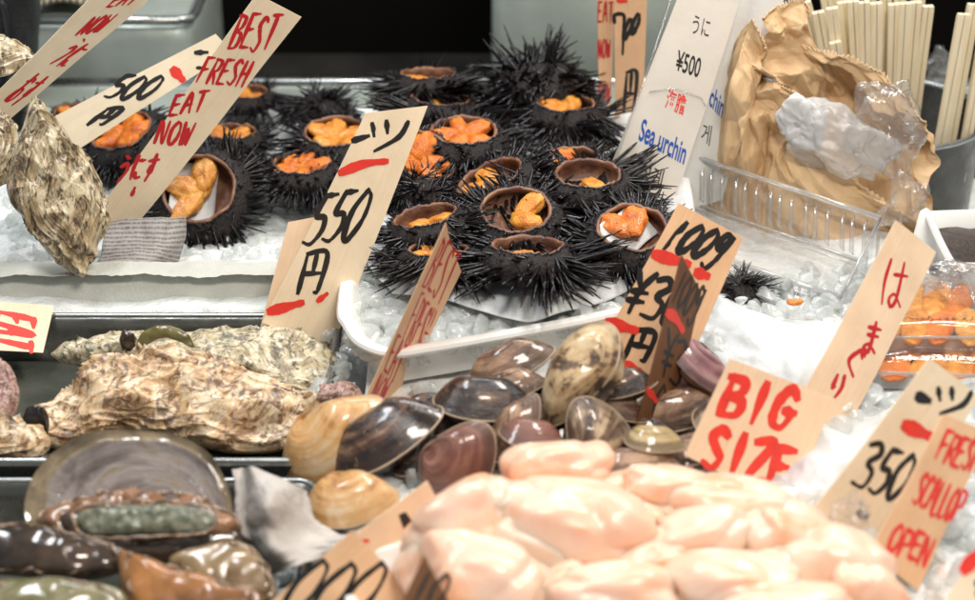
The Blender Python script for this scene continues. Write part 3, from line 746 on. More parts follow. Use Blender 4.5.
# S6 left corner
s = Slip([(-30, 301), (54, 306), (43, 353), (-30, 350)], -5, -2, 1, 'slip', .05, label='short slip corner with red letters EAT at the left edge above the oysters')
s.word('EAT', (-4, 310), (-3, 36), (38, 8), .62, 'scarlet_ink', seed=1)
# S7 100g 300
s = Slip([(677, 203), (742, 238), (668, 410), (590, 362)], -12, -6, .8, 'slip_orange', .12, label='wide orange slip with black 100g and 300 yen behind the upright clam')
s.word('100g', (655, 247), (62, 15), (20, -26), .62, 'black_ink', .08, seed=18)
s.bar((652, 254), (686, 264), .95); s.bar((694, 272), (706, 276), .9)
s.word('Y30', (618, 310), (58, 14), (18, -40), .62, 'black_ink', .05, seed=19)
s.bar((606, 322), (634, 330), .95); s.word(['yen'], (616, 355), (34, 8), (10, -28), .55, 'black_ink', seed=20)
s.bar((622, 364), (638, 371), .8)
# S8 brown edge-on slip
s = Slip([(680, 254), (699, 292), (655, 470), (624, 462)], -18.5, -13, 2.2, 'slip_brown', .1, label='dark brown slip turned sideways with black 100g among the clams')
s.word('100g', (668, 300), (24, 20), (12, -30), .42, 'black_ink', .02, seed=21)
s.bar((665, 312), (680, 330), .8, bend=-4)
s.word('Y3', (656, 372), (20, 14), (10, -44), .42, 'black_ink', .0, seed=22); s.word('00', (648, 412), (18, 10), (8, -30), .4, 'black_ink', seed=23)
s.bar((645, 388), (653, 400), .6)
# S9 BIG SIZE
s = Slip([(728, 358), (834, 398), (788, 505), (684, 455)], -22, -19, .6, 'slip_peach', .1, label='square peach slip reading BIG SIZE in red behind the scallops')
s.word('BIG', (713, 413), (76, 18), (14, -38), .85, 'scarlet_ink', .18, seed=24)
s.word('SIZE', (698, 466), (88, 22), (12, -38), .85, 'scarlet_ink', .14, seed=25)
# S10 hamaguri
s = Slip([(893, 220), (934, 252), (842, 436), (796, 402)], -17, -9, .8, 'slip_peach', .15, label='tall peach slip with red kana standing right of the clear lid')
s.word(['ha'], (872, 300), (28, 8), (10, -44), .35, 'red_ink', seed=26)
s.word(['ma'], (854, 348), (20, 6), (8, -30), .42, 'red_ink', seed=27)
s.word(['gu'], (836, 372), (20, 6), (8, -26), .42, 'red_ink', seed=28)
s.word(['ri'], (822, 396), (16, 5), (8, -24), .42, 'red_ink', seed=29)
# S11 350
s = Slip([(926, 357), (978, 396), (880, 552), (814, 506)], -28.5, -23, .6, 'slip', .12, label='slip with black 350 and a red bar behind the FRESH SCALLOP slip')
s.word('-', (912, 397), (14, 6), (1, -4), .9, 'black_ink', seed=2)
s.word(['tsu'], (926, 412), (36, 6), (7, -26), .5, 'black_ink', gap=0, seed=3)
s.bar((901, 424), (928, 436), 1.0)
s.word('350', (848, 482), (50, 18), (20, -44), .5, 'black_ink', .05, seed=30)
s.bar((856, 512), (864, 516), .6, 'black_ink')
# S12 FRESH SCALLOP OPEN
s = Slip([(940, 414), (988, 432), (916, 590), (868, 552)], -32.5, -27, .6, 'slip_orange', .1, label='orange slip with small red FRESH SCALLOP writing at the right edge')
s.word('FRESH', (930, 458), (44, 14), (12, -28), .38, 'scarlet_ink', .1, seed=31)
s.word('SCALLOP', (908, 503), (46, 20), (12, -30), .36, 'scarlet_ink', .06, seed=32)
s.word('OPEN', (884, 548), (40, 18), (10, -26), .42, 'scarlet_ink', .1, seed=33)
# S13 corner
s = Slip([(990, 530), (1050, 560), (1000, 640), (930, 622)], -38, -34, .6, 'slip', .05, label='cut off slip with a red mark in the lower right corner')
s.bar((962, 570), (982, 548), .9); s.word('3', (962, 606), (24, 4), (10, -26), .6, 'black_ink', seed=1)
# S14 bottom left slips
s = Slip([(426, 480), (442, 512), (372, 592), (330, 552)], -31, -27, .5, 'slip_peach', .05, label='peach slip with a black diamond mark leaning left of the scallops')
mb = MB(); mb.add([s.pt(*q, .06) for q in ((397, 514), (404, 511), (410, 520), (402, 528))], [(0, 1, 2, 3)]); obj('lettering', mb, M['black_ink'], s.t, smooth=False)
s.bar((360, 541), (367, 540), .3)
s = Slip([(352, 530), (420, 600), (360, 680), (236, 632)], -36, -32, .4, 'slip_orange', .05, label='orange slip with large black figures at the bottom edge left of the scallop plate')
s.word('000', (272, 618), (88, 4), (34, -58), .42, 'black_ink', .0, seed=34)
s = Slip([(424, 556), (452, 608), (420, 680), (384, 640)], -40, -37, .5, 'slip_brown', .03, label='small brown slip with black 10 before the scallops at the bottom edge')
s.word('10', (404, 606), (36, 4), (14, -34), .38, 'black_ink', .1, seed=35)
# background slips
s = Slip([(597, -30), (615, -30), (610, 112), (599, 112)], 30, 30, 1, 'slip_orange', .03, label='thin orange slip with faint red letters standing behind the sea urchins')
s.word('EAT', (596, 22), (16, 0), (1, -20), .28, 'red_ink', seed=1); s.word('NOW', (597, 58), (13, 0), (0, -18), .28, 'red_ink', seed=2); s.word('NOW', (598, 102), (12, 0), (0, -20), .26, 'red_ink', seed=3)
s = Slip([(614, -30), (648, -30), (642, 128), (615, 128)], 27, 27, .2, 'slip_orange', .03, label='upright orange slip with black 700 yen behind the sea urchin sign')
s.word('7', (613, 44), (13, 0), (0, -30), .45, 'black_ink', gap=0, seed=1)
s.word('00', (622, 40), (16, -12), (3, -18), .5, 'black_ink', .0, seed=4); s.word(['yen'], (620, 112), (17, 2), (3, -42), .42, 'black_ink', seed=5)
s.bar((618, 0), (626, 1), .5)

# laminated printed signs
def ptext(s, txt, o, x, y, ink, name='printed_text', bold=0.0):
    cu = bpy.data.curves.new('txt', 'FONT'); cu.body = txt; cu.size = 1; cu.offset = bold
    ob = bpy.data.objects.new('txt', cu); COL.objects.link(ob)
    dg = bpy.context.evaluated_depsgraph_get(); me = bpy.data.meshes.new_from_object(ob.evaluated_get(dg))
    xs = [v.co.x for v in me.vertices]; ys = [v.co.y for v in me.vertices]
    if not xs: bpy.data.objects.remove(ob); return
    x0, x1, y0, y1 = min(xs), max(xs), min(ys), max(ys)
    mb = MB()
    vs = [s.pt(o[0]+x[0]*(v.co.x-x0)/(x1-x0)+y[0]*(v.co.y-y0)/(y1-y0), o[1]+x[1]*(v.co.x-x0)/(x1-x0)+y[1]*(v.co.y-y0)/(y1-y0), s.th*.5+.015) for v in me.vertices]
    mb.add(vs, [tuple(p.vertices) for p in me.polygons])
    bpy.data.objects.remove(ob); bpy.data.meshes.remove(me); bpy.data.curves.remove(cu)
    return obj(name, mb, M[ink], s.t, smooth=False)
s = Slip([(742, -20), (790, -20), (722, 200), (668, 215)], 14, 19, -.6, 'label_white', .1, label='second laminated sheet with blue chin behind the Sea urchin sheet', cat='sign', name='laminated_sign', group='laminated signs')
ptext(s, 'chin', (709, 105), (13, 14), (4, -20), 'blue_ink', bold=.02)
ptext(s, '게', (701, 142), (9, 4), (3, -20), 'black_ink')
s = Slip([(684, -20), (746, -20), (668, 222), (608, 172)], 11, 17, -.4, 'label_paper', .12, label='laminated sheet reading Sea urchin in blue with 500 yen', cat='sign', name='laminated_sign', group='laminated signs')
ptext(s, 'うに', (690, 33), (17, 5), (3, -18), 'black_ink')
ptext(s, '¥500', (673, 70), (24, 8), (4, -20), 'black_ink', bold=.015)
ptext(s, '海膽', (663, 108), (19, 8), (4, -20), 'scarlet_ink', bold=.015)
ptext(s, 'Sea urchin', (637, 140), (46, 25), (5, -22), 'blue_ink', bold=.02)
ptext(s, '성게', (637, 180), (22, 12), (5, -22), 'black_ink')
# clear sleeve edge
mb = MB(); mb.tube([s.pt(676, -18, .08), s.pt(650, 60, .08), s.pt(612, 168, .08)], .12, 6); mb.tube([s.pt(648, 92, .1), s.pt(672, 88, .12), s.pt(700, 98, .1), s.pt(704, 106, .1)], .06, 6)
obj('sleeve_edge', mb, M['film'], s.t)

# ------------------------------------------------------------ sea urchins
def blob(mb, c, ax, R=None, amp=.12, f=1.0, s=0.0, nu=28, nv=16):
    g = []
    for i in range(nv+1):
        ph = -PI/2+PI*i/nv; r = []
        for j in range(nu):
            a = 2*PI*j/nu; d = V((math.cos(ph)*math.cos(a), math.cos(ph)*math.sin(a), math.sin(ph)))
            q = d*(1+amp*nz(d, f*1.4, s)+amp*.5*nz(d, f*3, s+4)); q = V((q.x*ax[0], q.y*ax[1], q.z*ax[2]))
            r.append(V(c)+(R @ q if R else q))
        g.append(r)
    mb.grid(g, closed=True)
def make_urchin(label, L=2.2, n=520, roe='roe', lobes=4, closed=False, paper=False, seed=1, droop=0.0, rimspines=True):
    rnd = random.Random(seed); t = thing('sea_urchin', label, 'sea urchin', (0, 0, 0), 'sea urchins on the ice')
    RR, ZZ, zc = 3.1, 1.75, 1.8
    top = 90 if closed else 44
    mb = MB(); g = []
    phs = [-90+(top+90)*i/26 for i in range(27)]
    def P(ph, a):
        p = V((RR*math.cos(ph)*math.cos(a), RR*math.cos(ph)*math.sin(a), zc+ZZ*math.sin(ph)))
        k = 1+.04*nz(p, .9, seed); 
        if not closed and ph > math.radians(36): p.z += .22*nz((math.cos(a)*3, math.sin(a)*3, 0), .9, seed*3.1)+.14*nz((math.cos(a)*3, math.sin(a)*3, 0), 3.4, seed)
        return V((p.x*k, p.y*k, p.z))
    for ph in phs: g.append([P(math.radians(ph), 2*PI*j/56) for j in range(56)])
    mb.grid(g, closed=True); obj('test', mb, M['test'], t)
    if not closed:
        mb = MB(); rim = g[-1]; r2 = []
        cz = V((0, 0, 0))
        gg = [rim, [V((p.x*.97, p.y*.97, p.z+.07)) for p in rim], [V((p.x*.9, p.y*.9, p.z-.05)) for p in rim]]
        for k, (rs, z) in enumerate(((1.02, -.7), (1.05, -1.2), (.9, -1.7), (.6, -1.9), (.02, -1.95))):
            gg.append([V((p.x*rs, p.y*rs, p.z*.2+(zc+ZZ*math.sin(math.radians(44)))*.8+z)) for p in rim])
        mb.grid(gg, closed=True); obj('inner_wall', mb, M['inner'], t)
        if lobes:
            mb = MB()
            for k in range(lobes):
                a = seed+k*2*PI/5+rnd.uniform(-.2, .2)
                d = V((math.cos(a), math.sin(a), 0)); rr = rnd.uniform(.85, 1.15)
                R = Matrix.Rotation(a, 3, 'Z') @ Matrix.Rotation(rnd.uniform(-.35, -.05), 3, 'Y')
                blob(mb, d*rr+V((0, 0, 2.3+rnd.uniform(0, .3))), (rnd.uniform(1.2, 1.45), rnd.uniform(.65, .85), rnd.uniform(.5, .65)), R, .24, 1.3, seed+k*3)
            obj('roe', mb, M[roe], t)
        if paper:
            mb = MB(); rows = [[V((-1.9+1.25*i, 1.7-j*.8, 1.5+1.25*(1-j/3)+.16*math.sin(i*2+j))) for i in range(4)] for j in range(4)]
            gg = patch(rows, 12, 12); R = Matrix.Rotation(seed*.9, 3, 'Z')
            mb.sheet([[R @ p for p in r] for r in gg], .05); obj('paper_slip', mb, M['wet_paper'], t)
    mb = MB()
    for k in range(n):
        zf = rnd.uniform(-.5, .99) if closed else rnd.uniform(-.5, .66)**1 if rnd.random() < .5 else rnd.uniform(-.5, .30); ph = math.asin(zf); a = rnd.uniform(0, 2*PI)
        p = P(ph, a)*1.0
        nn = V((math.cos(ph)*math.cos(a)/RR, math.cos(ph)*math.sin(a)/RR, math.sin(ph)/ZZ)).normalized()
        fl = V((nz(p, .55, seed), nz(p, .55, seed+9), nz(p, .55, seed+17)))*1.25
        jit = fl+V((rnd.gauss(0, 1), rnd.gauss(0, 1), rnd.gauss(0, 1)))*.16
        d = nn+jit; dz = .75 if closed else .38
        d = (d+V((nn.x, nn.y, 0))*.35-V((0, 0, 1))*dz*(1 if closed else max(0, zf+.5))).normalized()
        ln = L*rnd.uniform(.5, 1.1)*(1 if closed or ph < .25 else max(.25, 1-(ph-.25)*1.9))*(1+.5*nz(p, .5, seed+30))
        if not closed and zf > .1: d.z = min(d.z, .22+.25*rnd.random()); d.normalize()
        if p.z+d.z*ln < -.3: d.z = max(d.z, (-.3-p.z)/ln); d.normalize()
        w = rnd.uniform(.10, .165)*(.8 if L < 1.6 else 1); q = d.cross(V((.3, .5, .8))).normalized(); r = d.cross(q)
        b0 = p-d*.12; m_ = p+d*ln*.55
        vs = []
        for c_, ww in ((b0, w), (m_, w*.8), (p+d*ln, w*.25)):
            vs += [c_+(q*math.cos(x)+r*math.sin(x))*ww for x in (0, 2*PI/5, 4*PI/5, 6*PI/5, 8*PI/5)]
        fs = [(i*5+j, i*5+(j+1) % 5, i*5+5+(j+1) % 5, i*5+5+j) for i in range(2) for j in range(5)]+[(10, 11, 12, 13, 14)]
        mb.add(vs, fs)
    for k in range(n//3):
        zf = rnd.uniform(-.3, .99 if closed else .70); ph = math.asin(zf); a = rnd.uniform(0, 2*PI); p = P(ph, a)
        d = (V((math.cos(ph)*math.cos(a), math.cos(ph)*math.sin(a), math.sin(ph)*1.5)).normalized()+V((rnd.gauss(0, .3), rnd.gauss(0, .3), rnd.gauss(0, .3)))).normalized()
        ln = rnd.uniform(.25, .6); q = d.cross(V((.3, .5, .8))).normalized()*.07; r = d.cross(q)
        mb.add([p+q, p-q*.5+r*.8, p-q*.5-r*.8, p+d*ln], [(0, 1, 3), (1, 2, 3), (2, 0, 3)])
    if not closed:       # granular broken rim
        for k in range(110):
            a = 2*PI*k/110+rnd.uniform(-.02, .02); p = P(math.radians(43), a)
            d = (V((math.cos(a), math.sin(a), .9))+V((rnd.gauss(0, .4), rnd.gauss(0, .4), 0))).normalized(); ln = rnd.uniform(.12, .38)
            q = d.cross(V((0, 0, 1))).normalized()*.085; r = d.cross(q)
            mb.add([p+q, p-q*.5+r*.8, p-q*.5-r*.8, p+d*ln], [(0, 1, 3), (1, 2, 3), (2, 0, 3)])
    obj('spines', mb, M['spine'], t, smooth=True)
    return t
U = {
 'short': make_urchin('x', 1.5, 260, 'roe_yellow', 3, seed=1, paper=True),
 'full': make_urchin('x', 1.75, 230, 'roe', 5, seed=2),
 'deep': make_urchin('x', 1.75, 230, 'roe_deep', 5, seed=3),
 'some': make_urchin('x', 2.4, 220, 'roe', 2, seed=4),
 'paper': make_urchin('x', 2.1, 220, 'roe_deep', 2, seed=5, paper=True),
 'long': make_urchin('x', 3.4, 210, 'roe', 4, seed=6),
 'longb': make_urchin('x', 3.1, 210, 'roe', 1, seed=7),
 'dome': make_urchin('x', 2.7, 330, closed=True, seed=8),
}
usedU = set()
def urchin(kind, px, py, zb, sc_, label, tx=0, ty=0, rz=0, sz=1.0):
    t = U[kind]
    if kind in usedU: t = dup(t, label, 'sea urchins on the ice')
    else: usedU.add(kind); t['label'] = label
    sc_ *= 1.1 if kind != 'dome' else 1.0
    sz *= .86 if kind not in ('dome', 'short') else 1
    h = (2.9 if kind != 'dome' else 1.8)
    R = Matrix.Rotation(math.radians(ty), 3, 'Y') @ Matrix.Rotation(math.radians(tx), 3, 'X') @ Matrix.Rotation(math.radians(rz), 3, 'Z')
    q = R @ V((0, 0, h*sc_*sz))
    # opening centre lies on the ray at height zb + q.z
    c = PZ(px, py, zb+q.z); loc = c-q
    t.rotation_euler = R.to_euler(); t.location = loc*CM; t.scale = (sc_, sc_, sc_*sz)
urchin('long', 76, 112, 0, .72, 'dark urchin half hidden behind the 500 yen slip at the far left', rz=20)
urchin('deep', 122, 131, 0, 1.0, 'urchin with orange roe showing below the 500 yen slip', tx=14, rz=40, ty=-14)
urchin('long', 248, 92, 0, .66, 'urchin behind the top of the BEST FRESH slip', rz=130)
urchin('full', 231, 132, 0, .80, 'urchin with orange roe just right of the BEST FRESH slip', tx=-4, rz=10)
urchin('short', 199, 189, -.2, 1.12, 'urchin tipped towards the front with folded white paper, lowest left', tx=42, ty=-6, rz=30)
urchin('deep', 302, 163, .2, .90, 'urchin heaped with orange roe left of the 550 yen slip', tx=0, rz=110)
urchin('full', 336, 132, .8, .98, 'urchin with yellow orange roe behind the top left of the 550 yen slip', tx=6, rz=190)
urchin('dome', 318, 110, .5, .70, 'black urchin lying closed side up behind the 550 yen slip', rz=30, sz=.8)
urchin('deep', 424, 156, 2.6, 1.0, 'urchin with two orange lobes right of the 550 yen slip', tx=22, ty=24, rz=200)
urchin('deep', 464, 131, 2.6, 1.02, 'urchin with plump brownish orange roe in the middle of the back row', tx=2, rz=300)
urchin('longb', 440, 98, 2.2, .95, 'long spined dark urchin stacked left of the pointed black heap', tx=-6, rz=60, ty=5)
urchin('longb', 428, 74, 3.0, .90, 'rearmost dark urchin at the top left of the pile', tx=-10, rz=160)
urchin('dome', 540, 88, 2.4, 1.12, 'pointed black heap of an urchin lying upside down at the back', rz=80, sz=1.0)
urchin('long', 566, 104, 2.4, .92, 'urchin with long drooping spines before the pointed black heap', tx=-4, rz=80)
urchin('some', 490, 177, 2.6, 1.02, 'urchin with a long orange strip seen edge on in the pile centre', tx=0, ty=-22, rz=250)
urchin('paper', 574, 165, 2.6, .92, 'urchin with white paper partly hidden behind the long spined one', tx=10, rz=180)
urchin('longb', 588, 174, 3.2, .95, 'long spined urchin with a wide tan opening near the laminated sheet', tx=2, rz=250)
urchin('some', 516, 210, 2.8, 1.0, 'urchin with deep tan bowl and white paper in the middle', tx=14, rz=95)
urchin('dome', 420, 196, 2.0, .72, 'dark urchin below the two orange lobes in the pile', rz=200, sz=.9)
urchin('long', 622, 200, 2.2, .66, 'small spiny urchin behind the lower right papered one', rz=310)
urchin('paper', 632, 228, 2.6, .98, 'urchin with folded paper and deep orange roe beside the 100g slip', tx=14, rz=150)
urchin('some', 425, 216, 2.6, .90, 'urchin at the left end of the front row with narrow tan rim', tx=-6, ty=-12, rz=20)
urchin('long', 438, 250, 2.6, .80, 'front row urchin right behind the top of the narrow red slip', tx=-10, rz=140, sz=.9)
urchin('longb', 528, 246, 2.6, .98, 'front row urchin with the longest spines over the paper', tx=-12, rz=215)
urchin('dome', 738, 290, 0.6, .52, 'tiny tuft of black urchin spines right of the 100g slip', rz=0, sz=.7)

# ------------------------------------------------------------ lumps (oysters, abalones)
def lump(mb, outl, ctr, p0, n, H, Hb, disp, NT=170, NR=50, prof=.55, concave=False):
    n = V(n).normalized()
    O = cr([PN(x, y, p0, n) for x, y in outl], NT, True); C = PN(*ctr, p0, n)
    g = []; gb = []
    for i in range(NR+1):
        r = max(i/NR, .001); row = []; rb = []
        for j in range(NT):
            b = C+(O[j]-C)*r
            h = (1-r**2.4)**prof if not concave else -(1-r**2.2)**.8
            d = disp(b, r, 2*PI*j/NT) if disp else 0
            out = (O[j]-C).normalized()
            row.append(b+n*(H*h+d)+out*(d*.5*r))
            rb.append(b-n*(Hb*max(0, (1-r**2.4))**.5+.03)+out*(d*.5*r)+n*(d if r > .97 else d*r**6)) 
        g.append(row); gb.append(rb)
    mb.grid(g, closed=True); mb.grid(gb, closed=True, flip=True)
    o = len(mb.v); mb.grid([g[-1], gb[-1]], closed=True)
def oyst(seed, amp=.5, layers=7, small=.18, frill=.35):
    def d(p, r, t):
        w = nz(p, .24, seed)*2.8+nz(p, .6, seed+3)*.5
        Lx = r*layers*.7+w; f = Lx-math.floor(Lx)
        ridge = abs(nz(p, .55, seed+11)); lum = 1-2.2*ridge
        return amp*(nz(p, .32, seed+7)*1.1+.45*lum)+frill*(f**3-.3)*(.10+1.5*r**4)*(1+1.2*nz((math.cos(t)*3, math.sin(t)*3, math.floor(Lx)), .9, seed))+small*.8*nz(p, 1.2, seed)+small*.5*(.3-abs(nz(p, 2.4, seed+1)))
    return d
def oyster(label, outl, ctr, Y, n, H, Hb, disp, mat, **k):
    p0 = PY(*ctr, Y); t = thing('oyster', label, 'oyster', tuple(p0), 'oysters')
    mb = MB(); lump(mb, outl, ctr, p0, n, H, Hb, disp, NT=220, NR=64, **k); obj('shell', mb, M[mat], t); return t
nt_ = V((0, -.55, .83))
oyster('long pale rough oyster at the back of the tray under the big one', [(50, 352), (95, 338), (150, 336), (215, 331), (280, 333), (320, 345), (348, 385), (352, 403), (310, 400), (240, 385), (150, 372), (80, 365)], (200, 362), -6.8, (0, -.5, .86), 1.6, 1.5, oyst(3, .5, 6, .08, .3), 'oyster_green')
oyster('big craggy cream and brown oyster filling the steel tray', [(22, 440), (30, 415), (48, 402), (70, 382), (110, 364), (160, 355), (215, 360), (262, 378), (300, 394), (330, 406), (322, 430), (300, 446), (240, 452), (180, 440), (120, 432), (70, 446)], (185, 402), -11.5, nt_, 1.35, 2.0, oyst(1, .75, 8, .07, .42), 'oyster')
t = oyster('pinkish rough shell cut by the left edge beside the big oyster', [(-40, 380), (-10, 366), (8, 366), (18, 388), (16, 410), (2, 428), (-30, 430)], (-5, 398), -13, nt_, 1.6, 1.4, oyst(9, .2, 5, .25, .15), 'oyster_pink')
oyster('pale wet oyster edge lying in water left of the big oyster', [(-40, 430), (-5, 420), (30, 425), (50, 440), (40, 456), (0, 458), (-40, 460)], (5, 440), -16, nt_, .8, 1.2, oyst(12, .3, 5, .2, .3), 'oyster')
t = thing('limpet', 'olive brown curved flap of shell standing on the rear oyster', 'shell', tuple(PY(165, 350, -6.6)))
mb = MB(); lump(mb, [(137, 350), (140, 335), (155, 326), (172, 326), (188, 334), (194, 348), (180, 342), (165, 338), (150, 342)], (166, 333), PY(166, 340, -9.0), (0, -.85, .5), .25, .2, lambda p, r, t_: .05*nz(p, 2), NT=80, NR=16); obj('shell', mb, M['moss_flap'], t)
mb = MB(); blob(mb, PY(128, 341, -8.6), (.5, .35, .7), None, .3, 1, 3); tag(obj('barnacle', mb, M['abalone_dark']), 'small dark brown barnacle left of the olive flap', 'barnacle')
mb = MB(); blob(mb, PY(34, 427, -14.2), (.9, .6, 1.5), Matrix.Rotation(.3, 3, 'Y'), .2, 1, 5); tag(obj('mussel', mb, M['ligament']), 'black glossy mussel stuck to the left end of the big oyster', 'mussel')
mb = MB(); blob(mb, PZ(338, 394, -.4), (1.3, .8, .7), None, .4, 1.2, 5); tag(obj('shell_fragment', mb, M['oyster_pink']), 'pink purple barnacle cluster at the right end of the oysters', 'shell')
# upright oyster
oyster('tall standing oyster with flaky edge leaning on the styrofoam', [(34, 98), (50, 112), (66, 135), (88, 158), (104, 185), (108, 215), (100, 245), (88, 270), (82, 279), (66, 268), (42, 245), (20, 212), (9, 185), (14, 150), (24, 120)], (58, 190), 3.4, (.35, -.85, .3), 1.5, 1.4, oyst(21, .42, 7, .07, .34), 'oyster_up')
oyster('oyster cut off by the left edge beside the tall standing one', [(-50, 118), (-20, 112), (6, 114), (16, 135), (12, 165), (0, 184), (-30, 200)], (-14, 150), 5.6, (.3, -.85, .4), 1.2, 1.2, oyst(31, .3, 6, .18, .4), 'oyster_up')
oyster('small oyster tip poking in at the upper left edge', [(-50, 48), (-15, 38), (10, 44), (40, 60), (22, 68), (0, 76), (-40, 78)], (-5, 58), 10, (.2, -.7, .6), .9, .9, oyst(41, .25, 5, .15, .3), 'oyster_up')
# abalones
t = thing('abalone', 'large open abalone with grey domed inner shell and green foot', 'abalone', tuple(PY(130, 540, -27)), 'abalones in the steel tray')
n1 = V((0, -.72, .69)); p1 = PY(130, 500, -25)
mb = MB(); lump(mb, [(27, 520), (27, 497), (38, 470), (62, 448), (96, 434), (132, 430), (168, 433), (196, 446), (216, 464), (229, 490), (233, 515), (220, 540), (130, 552), (45, 545)], (165, 522), p1, n1, 2.2, .2, lambda p, r, a: .5*nz(p, .25, 2)+.35*math.exp(-((r-.84)/.05)**2)+.2*math.exp(-((r-.55)/.05)**2)*(math.cos(a+1) > 0)+.05*nz(p, 1.5, 3), NT=140, NR=50, concave=True)
obj('shell', mb, M['nacre'], t)
mb = MB(); lump(mb, [(40, 520), (60, 503), (95, 496), (140, 492), (185, 495), (215, 505), (236, 524), (225, 540), (170, 550), (110, 552), (60, 545)], (135, 520), PY(135, 525, -27.6), (0, -.6, .8), .9, 1.2, lambda p, r, a: .35*nz(p, .9, 5)+.45*nz(p, .75, 14)*r+.16*nz(p, 1.6, 1), NT=180, NR=40)
obj('mantle', mb, M['frill'], t)
def ruffle(mb, outl, p0, n, r, amp, seed, lift=0.0, N=170):
    n = V(n).normalized(); O = cr([PN(x, y, p0, n) for x, y in outl], N, True); C = sum(O, V((0, 0, 0)))/N
    P = [p+(p-C).normalized()*amp*nz(p, 1.3, seed)+n*(lift+amp*.9*nz(p, 1.6, seed+5)) for p in O]; P.append(P[0])
    mb.tube(P, [r*(1+.55*nz(p, 2.2, seed+9)) for p in P[:-1]]+[r*(1+.55*nz(P[0], 2.2, seed+9))], 8, False)
M['ruffle'] = simple('abalone_ruffle', (.42, .28, .18), (.10, .055, .03), rough=.16, nscale=1.6, bd=.06, coat=.8)
mb = MB(); q_ = [(40, 520), (60, 503), (95, 496), (140, 492), (185, 495), (215, 505), (236, 524), (225, 540), (170, 548), (110, 550), (60, 543)]
ruffle(mb, q_, PY(135, 525, -27.4), (0, -.6, .8), .13, .6, 3); obj('mantle_edge', mb, M['ruffle'], t)
mb = MB(); ruffle(mb, [(74, 518), (92, 506), (130, 503), (170, 502), (208, 508), (220, 522), (205, 534), (165, 537), (120, 539), (86, 536)], PY(145, 520, -28.9), (0, -.75, .66), .09, .22, 8, .42); obj('foot_edge', mb, M['ruffle'], t)
mb = MB(); lump(mb, [(76, 518), (92, 508), (130, 505), (170, 504), (206, 510), (216, 522), (205, 532), (165, 534), (120, 536), (88, 534)], (145, 520), PY(145, 520, -28.9), (0, -.75, .66), .45, .6, lambda p, r, a: .16*nz(p, 1.2, 8)+.12*nz(p, 2.0, 1), NT=140, NR=30)
obj('foot', mb, M['foot'], t)
mb = MB(); lump(mb, [(60, 520), (75, 512), (86, 524), (95, 540), (140, 548), (200, 540), (238, 532), (232, 552), (180, 566), (110, 566), (75, 552)], (135, 548), PY(135, 548, -29.0), (0, -.7, .7), .8, .8, lambda p, r, a: .15*nz(p, .9, 5), NT=120, NR=26)
obj('lower_shell', mb, M['abalone_dark'], t)
M['abalone_shell'] = M['abalone_dark']
def aba(label, outl, ctr, Y, H, mat, seed, n=(0, -.5, .86), disp=.22):
    p0 = PY(*ctr, Y); t = thing('abalone', label, 'abalone', tuple(p0), 'abalones in the steel tray')
    mb = MB(); lump(mb, outl, ctr, p0, n, H, .8, lambda p, r, a: disp*1.3*nz(p, .55, seed), NT=150, NR=36); obj('shell', mb, M[mat], t)
    mb = MB(); q = [(x+(ctr[0]-x)*.16, y+(ctr[1]-y)*.16-2) for x, y in outl]
    lump(mb, q, ctr, p0+V(n).normalized()*H*.62, n, H*.45, .2, lambda p, r, a: disp*1.2*nz(p, .7, seed), NT=120, NR=26)
    obj('meat', mb, M[mat], t)
    mb = MB(); ruffle(mb, q, p0+V(n).normalized()*H*.55, n, .09, .5, seed+2, .0, 130); obj('mantle_edge', mb, M['ruffle'], t); return t
aba('dark brown abalone left below the large open one', [(-30, 530), (20, 522), (70, 535), (125, 548), (130, 568), (80, 580), (20, 576), (-40, 566)], (45, 552), -30.5, .9, 'abalone_dark', 2)
aba('olive green abalone at the bottom left corner', [(-40, 600), (0, 582), (60, 580), (118, 590), (120, 618), (60, 640), (-30, 640)], (40, 606), -36, 1.0, 'abalone_green', 4)
aba('orange streaked abalone shell tipped up at the bottom', [(117, 553), (130, 552), (175, 568), (230, 585), (262, 596), (255, 640), (180, 650), (130, 610)], (180, 596), -34, .9, 'abalone_orange', 6)
aba('flat tan abalone piece right of the large open one', [(170, 562), (205, 545), (245, 545), (272, 572), (270, 600), (215, 590)], (228, 570), -31.5, .5, 'abalone_tan', 8)
# grey cloth
rows = [[PY(x, y, Y) for x, y, Y in r] for r in [
    [(232, 470, -24), (252, 468, -25), (285, 480, -26), (306, 492, -26)],
    [(236, 500, -25), (262, 498, -27.4), (290, 505, -27), (312, 515, -26.4)],
    [(240, 528, -26), (262, 530, -28), (292, 534, -28), (335, 532, -27)],
    [(262, 552, -27), (270, 566, -29), (305, 548, -29), (365, 535, -28)],
    [(270, 578, -27), (278, 572, -29.4), (330, 555, -29.4), (398, 523, -28)]]]
mb = MB(); mb.sheet([[p+V((0, -.6, .4))*(.75*math.sin(p.x*1.6+p.z*.9+3*nz(p, .3))+.45*nz(p, .7, 3)) for p in q_] for q_ in crumple(patch(rows, 80, 80), 8, 9, .3, 1.3, 17)], .12); tag(obj('wet_cloth', mb, M['tissue']), 'crumpled grey wet cloth between the abalone and the tan clam', 'cloth')
